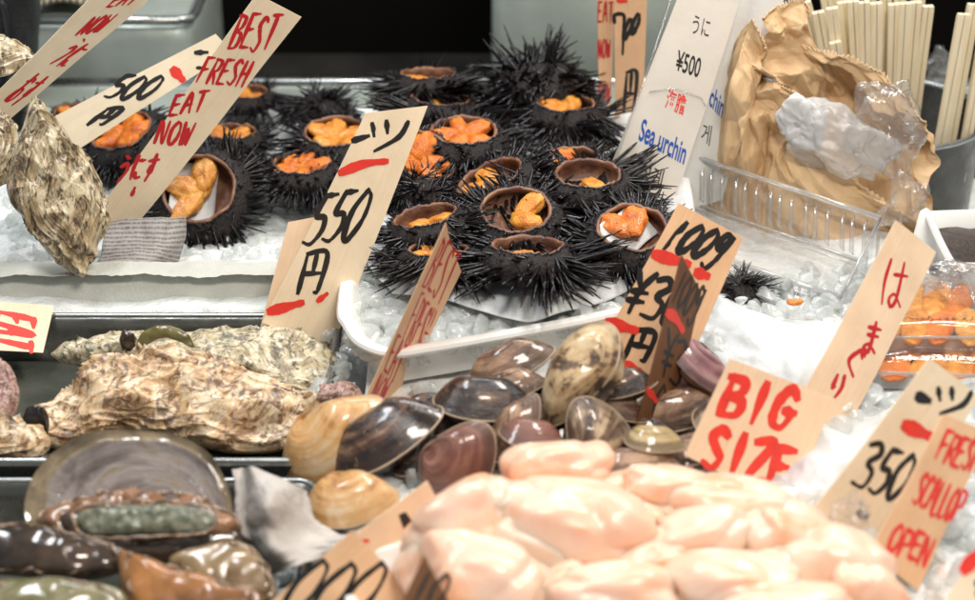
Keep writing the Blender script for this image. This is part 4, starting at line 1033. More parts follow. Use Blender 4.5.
# newsprint scrap
def prow(r): return [PY(x, y, Y) for x, y, Y in r]
rows = [prow([(112, 222, 8.6), (140, 218, 8), (165, 217, 8), (186, 217, 8.5)]), prow([(104, 240, 7), (135, 238, 6.8), (162, 240, 6.6), (186, 238, 8)]), prow([(100, 258, 5.6), (130, 256, 5.2), (160, 258, 5.2), (178, 262, 7)]), prow([(90, 272, 4.4), (120, 270, 4.2), (150, 269, 4.2), (176, 266, 6)])]
mb = MB(); mb.sheet(crumple(patch(rows, 50, 40), 6, 4, .3, 1.6, 2), .05); tag(obj('newspaper_scrap', mb, M['newsprint']), 'folded grey scrap of newspaper beneath the BEST FRESH slip', 'paper')

# ------------------------------------------------------------ clams
def OUTL(t, a, b):
    k = 1+.11*math.exp(-(((t-1.85+PI) % (2*PI)-PI)/.30)**2)
    return V((a*math.cos(t)*(1+.05*math.sin(t))*k, b*math.sin(t)*(1-.20*math.cos(t))*k, 0))
def valve(mb, side, a=1.0, b=.72, H=.42, seed=0):
    U_ = V((-.24*a, .98*b, 0)); NT, NR = 72, 30; g = []
    for i in range(NR+1):
        s_ = i/NR; row = []
        for j in range(NT):
            t = 2*PI*j/NT
            O = OUTL(t, a, b)
            p = U_+(O-U_)*max(s_, .002)
            rho = min(1, math.hypot(p.x/a, p.y/b)); 
            hh = H*1.12*(1-s_**2.6)**.78*(.40+.60*max(0, 1-(max(0, rho-.05))**2.2)**.65)
            hh *= .62+.38*min(1, s_*2.2)**.8
            hh *= 1+.05*nz((p.x, p.y, seed), 1.6)
            hh += (.0038*math.sin(s_*52+3*nz((s_*4, seed, 0), 1))+.006*nz((0, s_*16, seed), 1))*s_**.5
            row.append(V((p.x, p.y, side*(hh+.004))))
        g.append(row)
    mb.grid(g, closed=True, flip=(side < 0))
    # thickness: inner lining
    gi = [[V((p.x*.985, p.y*.985, p.z-side*min(.035, abs(p.z)*.6))) for p in r] for r in g]
    mb.grid(gi, closed=True, flip=(side > 0))
def make_clam(mat, seed=0, H=.42, b=.72, gape=0.0):
    t = thing('clam', 'x', 'clam', (0, 0, 0), 'clams on ice')
    for sd in (1, -1):
        mb = MB(); valve(mb, sd, 1, b, H, seed)
        if gape:
            R = Matrix.Rotation(-sd*gape, 3, 'X'); pv = V((0, .8*b, 0)); mb.v = [pv+R @ (p-pv) for p in mb.v]
        obj('valve', mb, M[mat], t, local=True)
    mb = MB(); mb.tube([V((-.12+.5*k/6, (1.03-.018*k*k*.7)*b, 0)) for k in range(7)], [.02, .045, .055, .05, .04, .03, .015], 8); obj('ligament', mb, M['ligament'], t, local=True)
    mb = MB(); pp = [OUTL(2*PI*j/72, 1, b) for j in range(73)]
    if not gape: mb.tube(pp, .02, 6, False); obj('margin', mb, M['margin'], t, local=True)
    else:
        mb = MB(); blob(mb, (0, -.05, 0), (.75, b*.7, .16), None, .12, 1.2, 3); obj('meat', mb, M['clam_inside'], t, local=True)
    return t
CK = {k: make_clam('clam_'+k, i, H, b, gp) for i, (k, H, b, gp) in enumerate([('tan', .50, .62, 0), ('dark', .54, .60, 0), ('brown', .50, .62, 0), ('red', .46, .80, 0), ('cream', .58, .66, 0), ('stripe', .60, .82, 0), ('olive', .44, .70, 0), ('purple', .30, .60, .22)])}
usedC = set()
def clam(kind, px, py, Y, lpx, ang, face, label, oop=0.0, sy=1.0, sz=1.0):
    t = CK[kind]
    if kind in usedC: t = dup(t, label, 'clams on ice')
    else: usedC.add(kind); t['label'] = label
    c = PY(px, py, Y); a = math.radians(ang)
    ex = camdir(math.cos(a), math.sin(a), oop).normalized(); ez = camdir(*face); ez = (ez-ex*ez.dot(ex)).normalized(); ey = ez.cross(ex)
    R = Matrix((ex, ey, ez)).transposed()
    s = lpx*pxcm(c)/2
    t.rotation_euler = R.to_euler(); t.location = c*CM; t.scale = (s, s*sy, s*sz)
    t['_b'] = tuple(c)
clam('tan', 337, 440, -18, 122, 38, (-.25, .5, 1), 'smooth tan clam at the left end of the clam heap', .0, 1.0)
clam('dark', 388, 440, -19, 126, 28, (-.1, 1, .55), 'dark glossy clam beside the smooth tan one', .1, 1.05)
clam('dark', 486, 406, -17, 106, -6, (.0, 1, .5), 'black and brown glossy clam below the narrow red slip', .0, .95)
clam('brown', 512, 366, -13, 92, 22, (-.1, 1, .6), 'brown clam at the back left of the large upright one', .0, .85)
clam('cream', 577, 374, -17, 120, 238, (-.85, .2, .8), 'large upright cream clam with brown blotches at the top of the heap', .1, .92, 1.05)
clam('red', 461, 462, -22.5, 92, 52, (-.15, .15, 1), 'reddish brown clam facing front at the lower left', .1, .92)
clam('brown', 518, 430, -19.5, 80, 62, (-.6, .3, .8), 'grey brown clam leaning between the black one and the edge-on one', .0, .9)
clam('red', 533, 440, -21.5, 70, -14, (0, 1, .35), 'small brown clam seen edge on above the scallops', .0, .9, 1.2)
clam('stripe', 598, 436, -21, 86, 118, (.1, .35, 1), 'striped grey brown clam below the large upright one', .0, .9)
clam('olive', 655, 444, -22, 62, -6, (0, 1, .4), 'olive clam seen edge on right above the scallops', .0, .9, 1.3)
clam('brown', 676, 414, -15.5, 96, 8, (0, .8, .7), 'long grey brown clam behind the sideways brown slip', .0, .8)
clam('dark', 622, 388, -16, 72, 10, (0, 1, .5), 'dark clam between the upright one and the sideways slip', .0, .85)
clam('purple', 700, 372, -13.5, 86, -42, (.1, .75, .7), 'purple clam with gaping shell behind the BIG SIZE slip', .0, 1.0)
clam('tan', 352, 503, -24.5, 96, 8, (0, .8, .7), 'plump yellow tan clam below the heap beside the grey cloth', .0, 1.05, 1.1)
clam('brown', 512, 388, -15.5, 70, 12, (-.2, .9, .6), 'brown clam peeking out beneath the upright one', .0, .9)
clam('dark', 418, 416, -16.5, 66, 40, (-.4, .8, .6), 'dark clam mostly hidden behind the dark glossy ones', .0, .9)
clam('dark', 428, 462, -20, 70, 20, (0, 1, .3), 'blackish clam in the gap left of the reddish brown one', .0, .9)
clam('dark', 562, 430, -18, 90, 10, (0, 1, .3), 'blackish clam under the large upright one', .0, .9)
clam('stripe', 730, 430, -18.5, 80, -20, (0, .9, .6), 'striped clam hidden behind the BIG SIZE slip', .0, .9)
clam('dark', 640, 440, -17, 90, 0, (0, 1, .3), 'dark clam deep behind the olive one', .0, .9)
clam('brown', 690, 455, -20.5, 80, 10, (0, 1, .4), 'brown clam low behind the scallops and the BIG SIZE slip', .0, .9)
clam('brown', 480, 440, -17, 90, 10, (0, 1, .3), 'brown clam deep in the heap below the black glossy one', .0, .9)

for k, (kd, x, y, Y, l, a_, lb) in enumerate([('dark', 545, 408, -15.5, 80, 30, 'added black clam darkening the gap left of the large upright one, partly hidden'), ('brown', 612, 408, -16.5, 76, -20, 'added dark brown clam darkening the gap right of the large upright one, partly hidden'), ('dark', 500, 452, -19.5, 80, 0, 'added black clam darkening the gap low between the reddish and the edge-on brown clam'), ('brown', 452, 420, -16, 80, 20, 'added brown clam darkening the gap low between the two black glossy clams'), ('dark', 560, 470, -22, 90, 0, 'added black clam darkening the gap under the striped clam, behind the topmost scallop'), ('brown', 640, 470, -23, 90, 0, 'added brown clam darkening the gap under the olive one behind the scallops')]):  # filler clams added so the gaps between the others go dark
    clam(kd, x, y, Y, l, a_, (0, 1, .4), lb, .0, .9)
# ------------------------------------------------------------ scallop plate and scallops
ol = [PZ(*q, .6) for q in [(330, 560), (345, 548), (370, 545), (440, 530), (560, 500), (700, 480), (860, 500), (950, 560), (960, 700), (800, 800), (500, 800), (390, 690)]]
dish('scallop_plate', 'white plate with a rounded corner carrying the scallops', ol, .6, -1.4, M['white_plastic'], .7)
def scallop(px, py, Y, w, h, label, rot=0, seed=1, dep=None):
    c = PY(px, py, Y); k = pxcm(c); a = math.radians(rot)
    ex = camdir(math.cos(a), math.sin(a), 0); ey = camdir(-math.sin(a), math.cos(a), 0); ez = camdir(0, 0, 1)
    R = Matrix((ex, ez*-1, ey)).transposed()
    mb = MB(); hx = w*k/2; hz = h*k/2; hy = dep or (hx+hz)*.45
    g = []; nv, nu = 40, 64
    for i in range(nv+1):
        ph = -PI/2+PI*i/nv; r = []
        for j in range(nu):
            t = 2*PI*j/nu; d = V((math.cos(ph)*math.cos(t), math.cos(ph)*math.sin(t), math.sin(ph)))
            e = V([math.copysign(abs(x)**.82, x) for x in d])
            q = 1+.24*nz(d, .9, seed*3.7)+.11*nz(d, 1.6, seed)-.07*abs(nz(d, 2.2, seed+3))
            cr_ = nz(d, .9, seed*1.9); q -= .09*math.exp(-(cr_/.10)**2)
            r.append(c+R @ V((e.x*q*hx, e.y*q*hy, e.z*q*hz)))
        g.append(r)
    mb.grid(g, closed=True); o = bpy.data.objects  # noqa
    ob = obj('scallop', mb, M['scallop']); tag(ob, label, 'scallop', 'shelled scallops heaped on the plate')
    return ob
SC = [
 (556, 470, -27, 118, 62, 'topmost rounded scallop below the striped clam', 6),
 (672, 489, -28, 110, 50, 'flat scallop at the back right of the topmost one', -8),
 (735, 510, -29, 150, 66, 'long scallop under the BIG SIZE slip', -14),
 (640, 520, -29.5, 90, 50, 'small scallop tucked behind the big central one', -20),
 (580, 530, -31.5, 168, 96, 'big folded scallop in the centre of the heap', -6),
 (462, 526, -31, 116, 86, 'scallop at the left shoulder of the heap near the diamond slip', 30),
 (500, 520, -30.5, 110, 70, 'scallop between the left shoulder and the central one', 10),
 (490, 580, -34.5, 140, 92, 'broad scallop at the bottom left above the plate rim', -10),
 (440, 572, -33, 80, 80, 'narrow scallop at the lower left edge of the heap', 60),
 (790, 545, -32, 130, 70, 'scallop right of centre beneath the long one', -28),
 (700, 545, -32, 130, 70, 'scallop just right of the big central one', 12),
 (840, 575, -34, 120, 86, 'rounded scallop at the right end of the heap', -20),
 (735, 590, -35.5, 160, 80, 'wide scallop at the bottom right of the heap', -4),
 (620, 596, -36, 140, 66, 'scallop at the bottom centre, cut by the frame', 4),
 (560, 590, -35, 70, 46, 'little scallop between the bottom ones', 30),
 (780, 620, -38, 160, 70, 'lowest scallop on the right, mostly out of frame', 4),
 (600, 500, -27.8, 90, 46, 'small scallop wedged between the topmost and the big central one', 20),
 (690, 515, -29.6, 84, 44, 'thin scallop lobe under the flat one at the back right', -30),
 (805, 528, -30.6, 90, 44, 'small scallop at the upper right slope of the heap', -36),
 (530, 548, -33, 80, 46, 'small lobe in front of the big central scallop', -24),
 (650, 572, -34.2, 96, 54, 'small scallop low in the centre with a folded edge', 24),
 (770, 572, -34, 90, 50, 'small scallop between the wide ones on the right', 30),
 (870, 600, -36.5, 90, 60, 'small scallop at the lower right corner of the heap', -40),
]
for k, (x, y, Y, w, h, lb, r) in enumerate(SC): scallop(x, y, Y, w, h, lb, r, k+2)
# hidden body of the heap: a few lower scallops
for k, (x, y, Y, w, h, lb) in enumerate([(600, 575, -30, 260, 120, 'large lower scallop carrying the centre of the heap'), (730, 560, -29.5, 220, 100, 'large lower scallop carrying the right of the heap'), (480, 570, -31, 180, 90, 'large lower scallop carrying the left of the heap')]): scallop(x, y, Y, w, h, lb, 0, 40+k)

# ------------------------------------------------------------ brown paper bag
t = thing('paper_bag', 'open crumpled brown paper bag with torn zigzag rim', 'bag', tuple(PY(820, 260, 14)))
def pk(rows, nu, nv, w, h, amp, c, seed, edge=None, zig=None, flip=False):
    g = patch([[PY(x, y, 10+(Y-10)*.72) for x, y, Y in r] for r in rows], nu, nv)
    g = crumple(g, w, h, amp, c, seed, edge)
    if zig:
        for j in range(nu):
            d = (g[0][j]-g[1][j]).normalized(); g[0][j] = g[0][j]+d*(.16 if j % 2 else -.1)
    return g
# back wall of the bag (interior seen)
g = pk([[(758, 16, 18), (782, 8, 19), (806, 6, 19.5), (812, 40, 19.5), (842, 52, 19), (880, 78, 18.5), (905, 98, 18), (928, 120, 17)],
        [(762, 40, 18), (785, 34, 19.4), (808, 34, 20), (825, 62, 20), (850, 75, 20), (880, 98, 19.5), (908, 118, 19), (930, 140, 17)],
        [(764, 66, 17.5), (790, 70, 19), (815, 80, 20), (835, 95, 20.5), (860, 110, 20.5), (885, 128, 20), (910, 145, 19), (931, 165, 16.5)],
        [(768, 92, 16.5), (790, 105, 18), (820, 120, 19), (840, 135, 19.5), (865, 150, 19), (890, 165, 18.5), (912, 180, 17.5), (932, 195, 16)],
        [(760, 130, 14.5), (785, 150, 15), (820, 165, 16), (845, 185, 16), (870, 205, 16), (890, 220, 15.5), (912, 235, 15), (930, 240, 14.5)]], 130, 90, 17, 14, 2.0, 3.0, 21, zig=True)
mb = MB(); mb.tube(g[0], .07, 5); obj('torn_edge', mb, M['kraft_fibre'], t)
mb = MB(); mb.sheet(g, .06); obj('back_panel', mb, M['kraft'], t, smooth=False)
# front left panel with its own torn rim running down from the top
g = pk([[(752, 20, 17.6), (764, 45, 16.6), (767, 62, 16.2), (762, 78, 15.6), (775, 84, 15.2), (792, 92, 14.8), (800, 99, 14.4), (790, 112, 14), (800, 140, 13.4), (830, 165, 12.8), (868, 190, 12.4), (900, 210, 12.2), (934, 232, 12.6)],
        [(744, 40, 17), (756, 62, 16), (758, 80, 15.4), (755, 98, 15), (766, 106, 14.6), (778, 116, 14.2), (785, 126, 14), (785, 142, 13.4), (795, 165, 12.9), (820, 188, 12.4), (860, 210, 12), (898, 228, 12), (932, 248, 12.4)],
        [(735, 75, 16), (745, 98, 15.2), (748, 115, 15), (748, 128, 14.8), (756, 136, 14.4), (765, 146, 14), (772, 155, 13.8), (775, 172, 13.3), (790, 194, 12.8), (815, 212, 12.4), (856, 230, 12), (895, 248, 12), (930, 265, 12.4)],
        [(720, 150, 15.4), (728, 160, 15), (735, 170, 14.8), (742, 180, 14.6), (750, 190, 14.4), (758, 198, 14.2), (765, 206, 14), (775, 216, 13.6), (792, 230, 13.2), (815, 245, 12.8), (855, 262, 12.4), (895, 275, 12.2), (930, 290, 12.6)],
        [(716, 215, 15.2), (724, 222, 15), (732, 230, 14.8), (740, 238, 14.6), (748, 244, 14.4), (756, 250, 14.2), (765, 255, 14), (776, 262, 13.6), (794, 272, 13.2), (816, 284, 12.8), (856, 296, 12.4), (895, 306, 12.2), (930, 315, 12.6)]], 150, 100, 20, 14, 2.3, 3.6, 29, zig=True)
mb = MB(); mb.tube(g[0], .07, 5); obj('torn_edge', mb, M['kraft_fibre'], t)
mb = MB(); mb.sheet(g, .06); obj('front_panel', mb, M['kraft'], t, smooth=False)
# left outer gusset
g = pk([[(752, 20, 17.7), (742, 30, 18.2), (736, 45, 19), (735, 60, 21)], [(745, 60, 17), (734, 70, 17.6), (728, 80, 18.4), (726, 95, 21)], [(722, 150, 15.6), (716, 152, 16.4), (712, 155, 17.6), (712, 160, 20)], [(716, 215, 15.4), (712, 215, 16), (708, 215, 17), (708, 215, 20)]], 30, 60, 4, 14, .4, 2.2, 5)
mb = MB(); mb.sheet(g, .06); obj('side_gusset', mb, M['kraft'], t)
# fibre rim
mb = MB(); rr = []
# plastic bags in the paper bag
def film_blob(name, label, c, ax, seed, mat, amp=.5, rot=0.0, par=None):
    mb = MB(); g = []; nu, nv = 90, 60
    R = Matrix.Rotation(rot, 3, 'Y')
    for i in range(nv+1):
        ph = -PI/2+PI*i/nv; r = []
        for j in range(nu):
            t_ = 2*PI*j/nu; d = V((math.cos(ph)*math.cos(t_), math.cos(ph)*math.sin(t_), math.sin(ph)))
            q = 1+amp*.9*nz(d, 1.2, seed)-amp*.55*abs(nz(d, 2.0, seed+2))-amp*.22*abs(nz(d, 4.2, seed+5))
            r.append(c+R @ V((d.x*q*ax[0], d.y*q*ax[1], d.z*q*ax[2])))
        g.append(r)
    mb.grid(g, closed=True); o = obj(name, mb, M[mat]); tag(o, label, 'plastic bag'); return o
film_blob('plastic_bag', 'milky white plastic bag bunched inside the paper bag', PY(840, 145, 12.0), (4.4, 1.8, 2.5), 3, 'milky', .55, .42)
film_blob('plastic_bag', 'dense white twist of plastic at the left of the milky bag', PY(803, 124, 12.0), (1.6, 1.0, 2.2), 8, 'wet_paper', .45, -.5)
film_blob('plastic_bag', 'clear shiny plastic bag at the upper right inside the paper bag', PY(882, 130, 13.2), (3.4, 1.5, 3.2), 5, 'film', .8, .3)
film_blob('plastic_bag', 'clear plastic wisp below the milky bag at the rim of the paper bag', PY(902, 206, 10.2), (1.6, .7, 2.2), 9, 'film', .7, .5)
film_blob('plastic_bag', 'clear plastic sheet crumpled behind the paper bag top', PY(772, 8, 22), (2.4, .8, 2.0), 13, 'film', .8, .1)

# ------------------------------------------------------------ chopsticks, cups
def cup(name, label, c, r, z0, z1):
    t = thing(name, label, 'cup', (c[0], c[1], z0), 'chopstick cups')
    def ring(rr, z): return [V((c[0]+rr*math.cos(2*PI*k/64), c[1]+rr*math.sin(2*PI*k/64), z)) for k in range(64)]
    mb = MB(); mb.loft([ring(r*.90, z0), ring(r*.93, z0+.4), ring(r*.98, z1-.6), ring(r, z1-.15), ring(r*.96, z1-.1), ring(r*.92, z0+.6)], (True, True)); obj('cup_body', mb, M['cup'], t, smooth='auto')
    mb = MB(); rr = ring(r*.99, z1); mb.tube(rr+[rr[0]], .22, 8); obj('rim', mb, M['steel'], t); return t
CUPX = PY(884, 150, 27).x
cup('steel_cup', 'dark steel cup holding all the chopsticks behind the paper bag', (CUPX, 27), 7.6, -6.5, 2.6)
def chop(p0, p1, label, w=.66, yaw=0.0):
    ax = (p1-p0); L = ax.length; ax.normalize(); x = V((1, yaw, 0)); x = (x-ax*x.dot(ax)).normalized(); y = ax.cross(x)
    mb = MB()
    for sd in (-1, 1):
        rings = []
        for (k, ww) in ((0, .7), (.02, .8), (.98, 1.0), (1, .94)):
            c = p0+ax*L*k+x*sd*(w*.26*ww+.012); hw = w*.245*ww; hd = w*.30*ww; b = .03
            rings.append([c+x*(hw-b)+y*hd, c+x*hw+y*(hd-b), c+x*hw-y*(hd-b), c+x*(hw-b)-y*hd, c-x*(hw-b)-y*hd, c-x*hw-y*(hd-b), c-x*hw+y*(hd-b), c-x*(hw-b)+y*hd])
        mb.loft(rings)
    o = obj('chopsticks', mb, M['chop'], smooth=False); tag(o, label, 'chopsticks', 'disposable chopsticks in the cups'); return o
CL = [(805, 2, 845, 22.5), (818, 12, 846, 22), (826, -4, 850, 24), (838, -6, 852, 24.4), (843, 2, 856, 22.2), (853, 1, 858, 21.6), (864, 2, 862, 21.4), (876, 3, 870, 21.6), (886, -4, 876, 23), (894, 4, 884, 21.6), (905, 3, 890, 21.4), (916, 2, 896, 21.6), (928, 6, 900, 21.8), (835, 42, 850, 20.9), (900, -4, 888, 23.8), (920, -6, 892, 24), (870, -8, 868, 24.4), (832, 8, 848, 21.4)]
nm = ['leaning furthest left', 'second from the left, leaning', 'tall, behind the left ones', 'tall, fourth from the left', 'just right of the short one', 'flat front pair left of centre', 'front pair in the centre', 'front pair right of centre', 'tall, back row right of centre', 'slim front pair on the right', 'broad front pair on the right', 'next to the last on the right', 'last on the right, square topped', 'short with a split end over the bag rim', 'rear row third from the right', 'rear row at the right', 'rear row in the centre', 'front left, slightly tilted']
for k, ((x, y, xb, Y), l) in enumerate(zip(CL, nm)):
    Y += 3.2; top = PY(x, y, Y); bot = PY(xb*.96+35, 250, Y+.6); bot = V((bot.x, Y+.8, -4.5))
    chop(bot, top, 'pale chopstick pair in the bundle, '+l, .80+.12*hsh(k, 1, 2), .3*(hsh(k, 3, 4)-.5))
for k, (x, y, xb, Y, l) in enumerate([(964, 14, 936, 22.6, 'leaning pair in the right cup nearest the rim'), (974, 4, 946, 23.6, 'leaning pair in the right cup, middle one'), (990, 6, 962, 23, 'leaning pair in the right cup at the frame edge')]):
    top = PY(x, y, Y); bot = PY(xb, 165, Y-.6); d = (bot-top).normalized(); bot = top+d*((top.z+1.5)/-d.z)
    chop(bot, top, 'chopstick pair '+l, .92, .1)
film_blob('plastic_bag', 'clear plastic scrap between the bundle and the right cup', PY(940, 66, 34), (1.0, .6, 1.5), 23, 'film', .7, .1)

# ------------------------------------------------------------ white basket at right
ol = [PZ(*q, 2.6) for q in [(926, 214), (934, 210), (1040, 208), (1090, 212), (1094, 262), (1060, 266), (962, 265), (948, 260)]]
dish('white_basket', 'white rimmed plastic basket with dark contents at the right edge', ol, 2.6, -1.0, M['white_plastic'], .55)
mb = MB(); cxx = sum(p.x for p in ol)/8; cyy = sum(p.y for p in ol)/8
mb.loft([[V((cxx+(p.x-cxx)*.86, cyy+(p.y-cyy)*.8, 1.6+.2*nz(p, 1))) for p in cr(ol, 60, True)], [V((cxx+(p.x-cxx)*.1, cyy+(p.y-cyy)*.1, 1.9)) for p in cr(ol, 60, True)]], (False, True)); tag(obj('pickle', mb, M['dark_brown']), 'dark brown sauce filling the white basket', 'food')
mb = MB(); p = PZ(968, 312, 0); mb.box((p.x+5, p.y+9, -2.6), (17, 9, 3.0), None, .2); tag(obj('dark_crate', mb, M['counter']), 'low dark crate beneath the white basket', 'crate')

# ------------------------------------------------------------ clear container lid
t = thing('clear_tray', 'clear ribbed plastic tray standing open before the paper bag', 'tray', tuple(PZ(780, 270, .5)))
zf = .6
A = PZ(692, 203, zf); B = PZ(878, 268, zf); D = PZ(700, 262, zf); E_ = PZ(838, 308, zf)
up = V((0, 0, 3.3)); inw = (D-A).normalized()
def wallsheet(P0, P1, P2, P3, nu=90, nv=14, rib=.22, per=2.2):
    g = []
    ln = (P1-P0).length; nrm = (P1-P0).cross(P3-P0).normalized()
    for i in range(nv):
        v = i/(nv-1); r = []
        for j in range(nu):
            u = j/(nu-1); p = P0.lerp(P1, u).lerp(P3.lerp(P2, u), v)
            x = (u*ln/per) % 1.0
            r.append(p+nrm*(rib*(1 if .3 < x < .55 else 0)*(1 if .12 < v < .9 else 0)))
        g.append(r)
    return g
mb = MB(); mb.sheet(wallsheet(A+up-inw*1.0, B+up-inw*1.0, B, A), .05); obj('back_side', mb, M['clear_plastic'], t)
mb = MB(); mb.sheet(wallsheet(A, B, E_, D, nu=40, rib=0), .05); obj('floor_panel', mb, M['clear_plastic'], t)
fu = V((0, 0, 1.1))
mb = MB(); mb.sheet(wallsheet(D+fu+inw*.5, E_+fu+inw*.5, E_, D, rib=.12, per=1.6), .05); obj('front_side', mb, M['clear_plastic'], t)
mb = MB(); mb.sheet(wallsheet(B+up-inw, E_+fu+inw*.5, E_, B, nu=40, rib=.15), .05); obj('end_side', mb, M['clear_plastic'], t)
mb = MB()
for k in range(15):
    u = .05+k*.063+(.014 if k % 3 == 0 else 0); p0_ = A.lerp(B, u)+V((0, 0, .3)); p1_ = (A+up-inw).lerp(B+up-inw, u)-V((0, 0, .45)); nr_ = (B-A).cross(up).normalized()*.1
    mb = MB(); mb.tube([p0_-nr_, p0_.lerp(p1_, .15)+nr_*2, p0_.lerp(p1_, .85)+nr_*2, p1_-nr_], [.05, .17, .17, .05], 8); obj('rib', mb, M['clear_rib'], t)
for k in range(14):
    u = .06+k*.066; p0_ = D.lerp(E_, u); p1_ = (D+fu+inw*.5).lerp(E_+fu+inw*.5, u)-V((0, 0, .2)); mb = MB(); mb.tube([p0_, p0_.lerp(p1_, .5)+inw*.1, p1_], .09, 6); obj('rib', mb, M['clear_rib'], t)
mb = MB()
mb.tube([A+up-inw*1.1, B+up-inw*1.1], .2, 8); mb.tube([B+up-inw*1.1, E_+fu+inw*.6], .12, 8); mb.tube([A+inw*.1+V((0, 0, .08)), B+V((0, 0, .08))], .12, 8); mb.tube([A+inw*.9, B+inw*.9], .07, 8); mb.tube([D+fu+inw*.6, E_+fu+inw*.6], .2, 8); mb.tube([D, E_], .10, 8)
obj('rim', mb, M['clear_rim'], t)
mb = MB(); blob(mb, PZ(795, 302, 2.9), (.55, .35, .18), None, .3, 1, 2); tag(obj('roe_scrap', mb, M['roe']), 'tiny orange scrap of roe on the white paper', 'roe')

# ------------------------------------------------------------ packs of roe
def pack(label, TL, TR, BR, BL, z, seed, rows=3, per=6):
    a, b, c, d = [PZ(*q, z) for q in (TL, TR, BR, BL)]
    t = thing('roe_pack', label, 'pack', tuple((a+c)/2), 'packs of orange roe')
    mb = MB(); mb.box((0, 0, 0), (.01, .01, .01)); mb = MB()
    ctr = (a+b+c+d)/4
    rings = []
    for k, zz in ((1.0, 0), (1.04, 1.2), (1.10, 1.25), (1.10, 1.15)):
        rings.append([ctr+(p-ctr)*k+V((0, 0, zz)) for p in (a, d, c, b)])
    mb.loft(rings, (True, False)); obj('tray', mb, M['clear_rim'], t, smooth=False)
    rnd = random.Random(seed)
    for i in range(rows):
        for j in range(per):
            u = (j+.5)/per; v = (i+.5)/rows
            p = a.lerp(b, u).lerp(d.lerp(c, u), v)+V((rnd.uniform(-.1, .1), rnd.uniform(-.1, .1), .75+rnd.uniform(0, .2)))
            mb = MB(); w = (b-a).length/per*.55; l = (d-a).length/rows*.56
            R = Matrix.Rotation(math.atan2((d-a).y, (d-a).x)+rnd.uniform(-.15, .15), 3, 'Z')
            blob(mb, p, (l*1.12, w*1.3, .30), R, .10, 1.1, seed+i*7+j); o = obj('roe', mb, M['roe_deep' if (i+j+seed) % 3 == 0 else 'roe_yellow' if (i+j) % 3 == 1 else 'roe'], t)
    # lid
    mb = MB(); lid = []
    for k, zz in ((1.09, 1.3), (1.02, 2.0), (.96, 2.15), (.3, 2.2), (.01, 2.2)):
        lid.append([ctr+(p-ctr)*k+V((0, 0, zz)) for p in cr([a, a.lerp(d, .5), d, d.lerp(c, .5), c, c.lerp(b, .5), b, b.lerp(a, .5)], 48, True)])
    mb.grid(lid, closed=True); obj('lid', mb, M['clear_plastic'], t)
    mb = MB(); q = [ctr+(p-ctr)*1.1+V((0, 0, 1.3)) for p in (a, b, c, d, a)]; mb.tube(q, .1, 6); obj('lid_rim', mb, M['clear_rim'], t)
    # printed marks on the lid front
    mb = MB()
    for k in range(16):
        u = .12+k*.05; p = d.lerp(c, u); ctr2 = ctr+(p-ctr)*.93+V((0, 0, 2.23)); e = (c-d).normalized(); f_ = (a-d).normalized()
        for m_ in range(3):
            s0 = ctr2+e*(rnd.uniform(-.1, .25))+f_*rnd.uniform(-.12, .2)
            dd = (e*rnd.uniform(-1, 1)+f_*rnd.uniform(-1, 1)).normalized()*rnd.uniform(.1, .2); nn = dd.cross(V((0, 0, 1))).normalized()*.04
            zk = V((0, 0, .003*m_+.01*(k % 2)))
            mb.add([s0+nn+zk, s0-nn+zk, s0-nn+dd+zk, s0+nn+dd+zk], [(0, 1, 2, 3)])
    obj('print', mb, M['black_ink'], t, smooth=False)
    return t
pack('front pack of orange roe in a clear box beside the kana slip', (888, 296), (962, 300), (985, 352), (868, 352), .6, 3, 2, 4)
pack('lower pack of orange roe under clear film by the 350 slip', (900, 350), (990, 350), (1010, 392), (872, 388), -.6, 5, 2, 4)
film_blob('plastic_bag', 'crumpled clear plastic at the right edge beside the roe pack', PY(966, 290, -2), (3.0, 2.0, 2.0), 33, 'film', .7, .1)
film_blob('plastic_bag', 'clear plastic wrap crumpled above the 350 slip', PY(884, 392, -9), (3.0, 1.8, 1.4), 37, 'film', .8, .1)
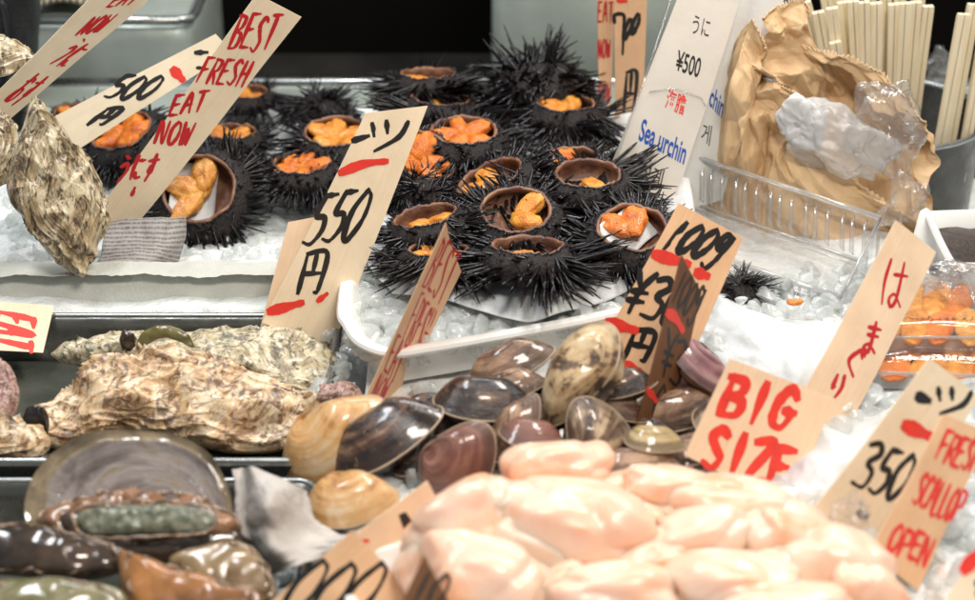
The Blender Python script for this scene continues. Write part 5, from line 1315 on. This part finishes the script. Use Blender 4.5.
film_blob('plastic_bag', 'bunched clear film by the corner of the 350 slip', PY(853, 512, -30), (1.1, .7, 1.2), 43, 'film', .9, .1)
film_blob('plastic_bag', 'white bunched film below the roe packs at the right edge', PY(940, 300, -1), (2.2, 1.4, 1.2), 47, 'milky', .9, .1)

# ------------------------------------------------------------ light
w = bpy.data.worlds.new('World'); sc.world = w; w.use_nodes = True
bg = w.node_tree.nodes['Background']; bg.inputs[0].default_value = (.80, .88, .93, 1); bg.inputs[1].default_value = .30
def area(loc, tgt, sx, sy, P, col):
    l = bpy.data.lights.new('lamp', 'AREA'); l.shape = 'RECTANGLE'; l.size = sx*CM; l.size_y = sy*CM; l.energy = P; l.color = col
    o = bpy.data.objects.new('market_lamp', l); COL.objects.link(o); o.location = V(loc)*CM
    o.rotation_euler = (V(tgt)-V(loc)).to_track_quat('-Z', 'Y').to_euler(); o['kind'] = 'structure'; return o
area((25, -75, 120), (10, -10, 0), 40, 22, 10.5, (1, .91, .80))
area((-45, 5, 110), (-20, 5, 0), 60, 14, 6.5, (.96, .98, 1))
area((55, 20, 110), (15, 5, 0), 50, 14, 8, (1, .93, .84))
area((10, 75, 95), (0, 10, 0), 70, 12, 5, (.92, .97, 1))
# ------------------------------------------------------------ camera
cd = bpy.data.cameras.new('Camera'); co = bpy.data.objects.new('Camera', cd); COL.objects.link(co); sc.camera = co
cd.sensor_width = 36; cd.lens = 36*F/975; cd.clip_start = .05; cd.clip_end = 20
co.location = CAM*CM; co.rotation_euler = FWD.to_track_quat('-Z', 'Y').to_euler()
cd.dof.use_dof = True; cd.dof.focus_distance = 1.30; cd.dof.aperture_fstop = 5.8
sc.view_settings.view_transform = 'Standard'; sc.view_settings.look = 'None'; sc.view_settings.gamma = 1; sc.view_settings.exposure = .14
sc.cycles.max_bounces = 10; sc.cycles.transparent_max_bounces = 24; sc.cycles.transmission_bounces = 8; sc.cycles.use_denoising = True
sc.cycles.caustics_reflective = False; sc.cycles.caustics_refractive = False
for o in bpy.data.objects:
    if '_b' in o: del o['_b']
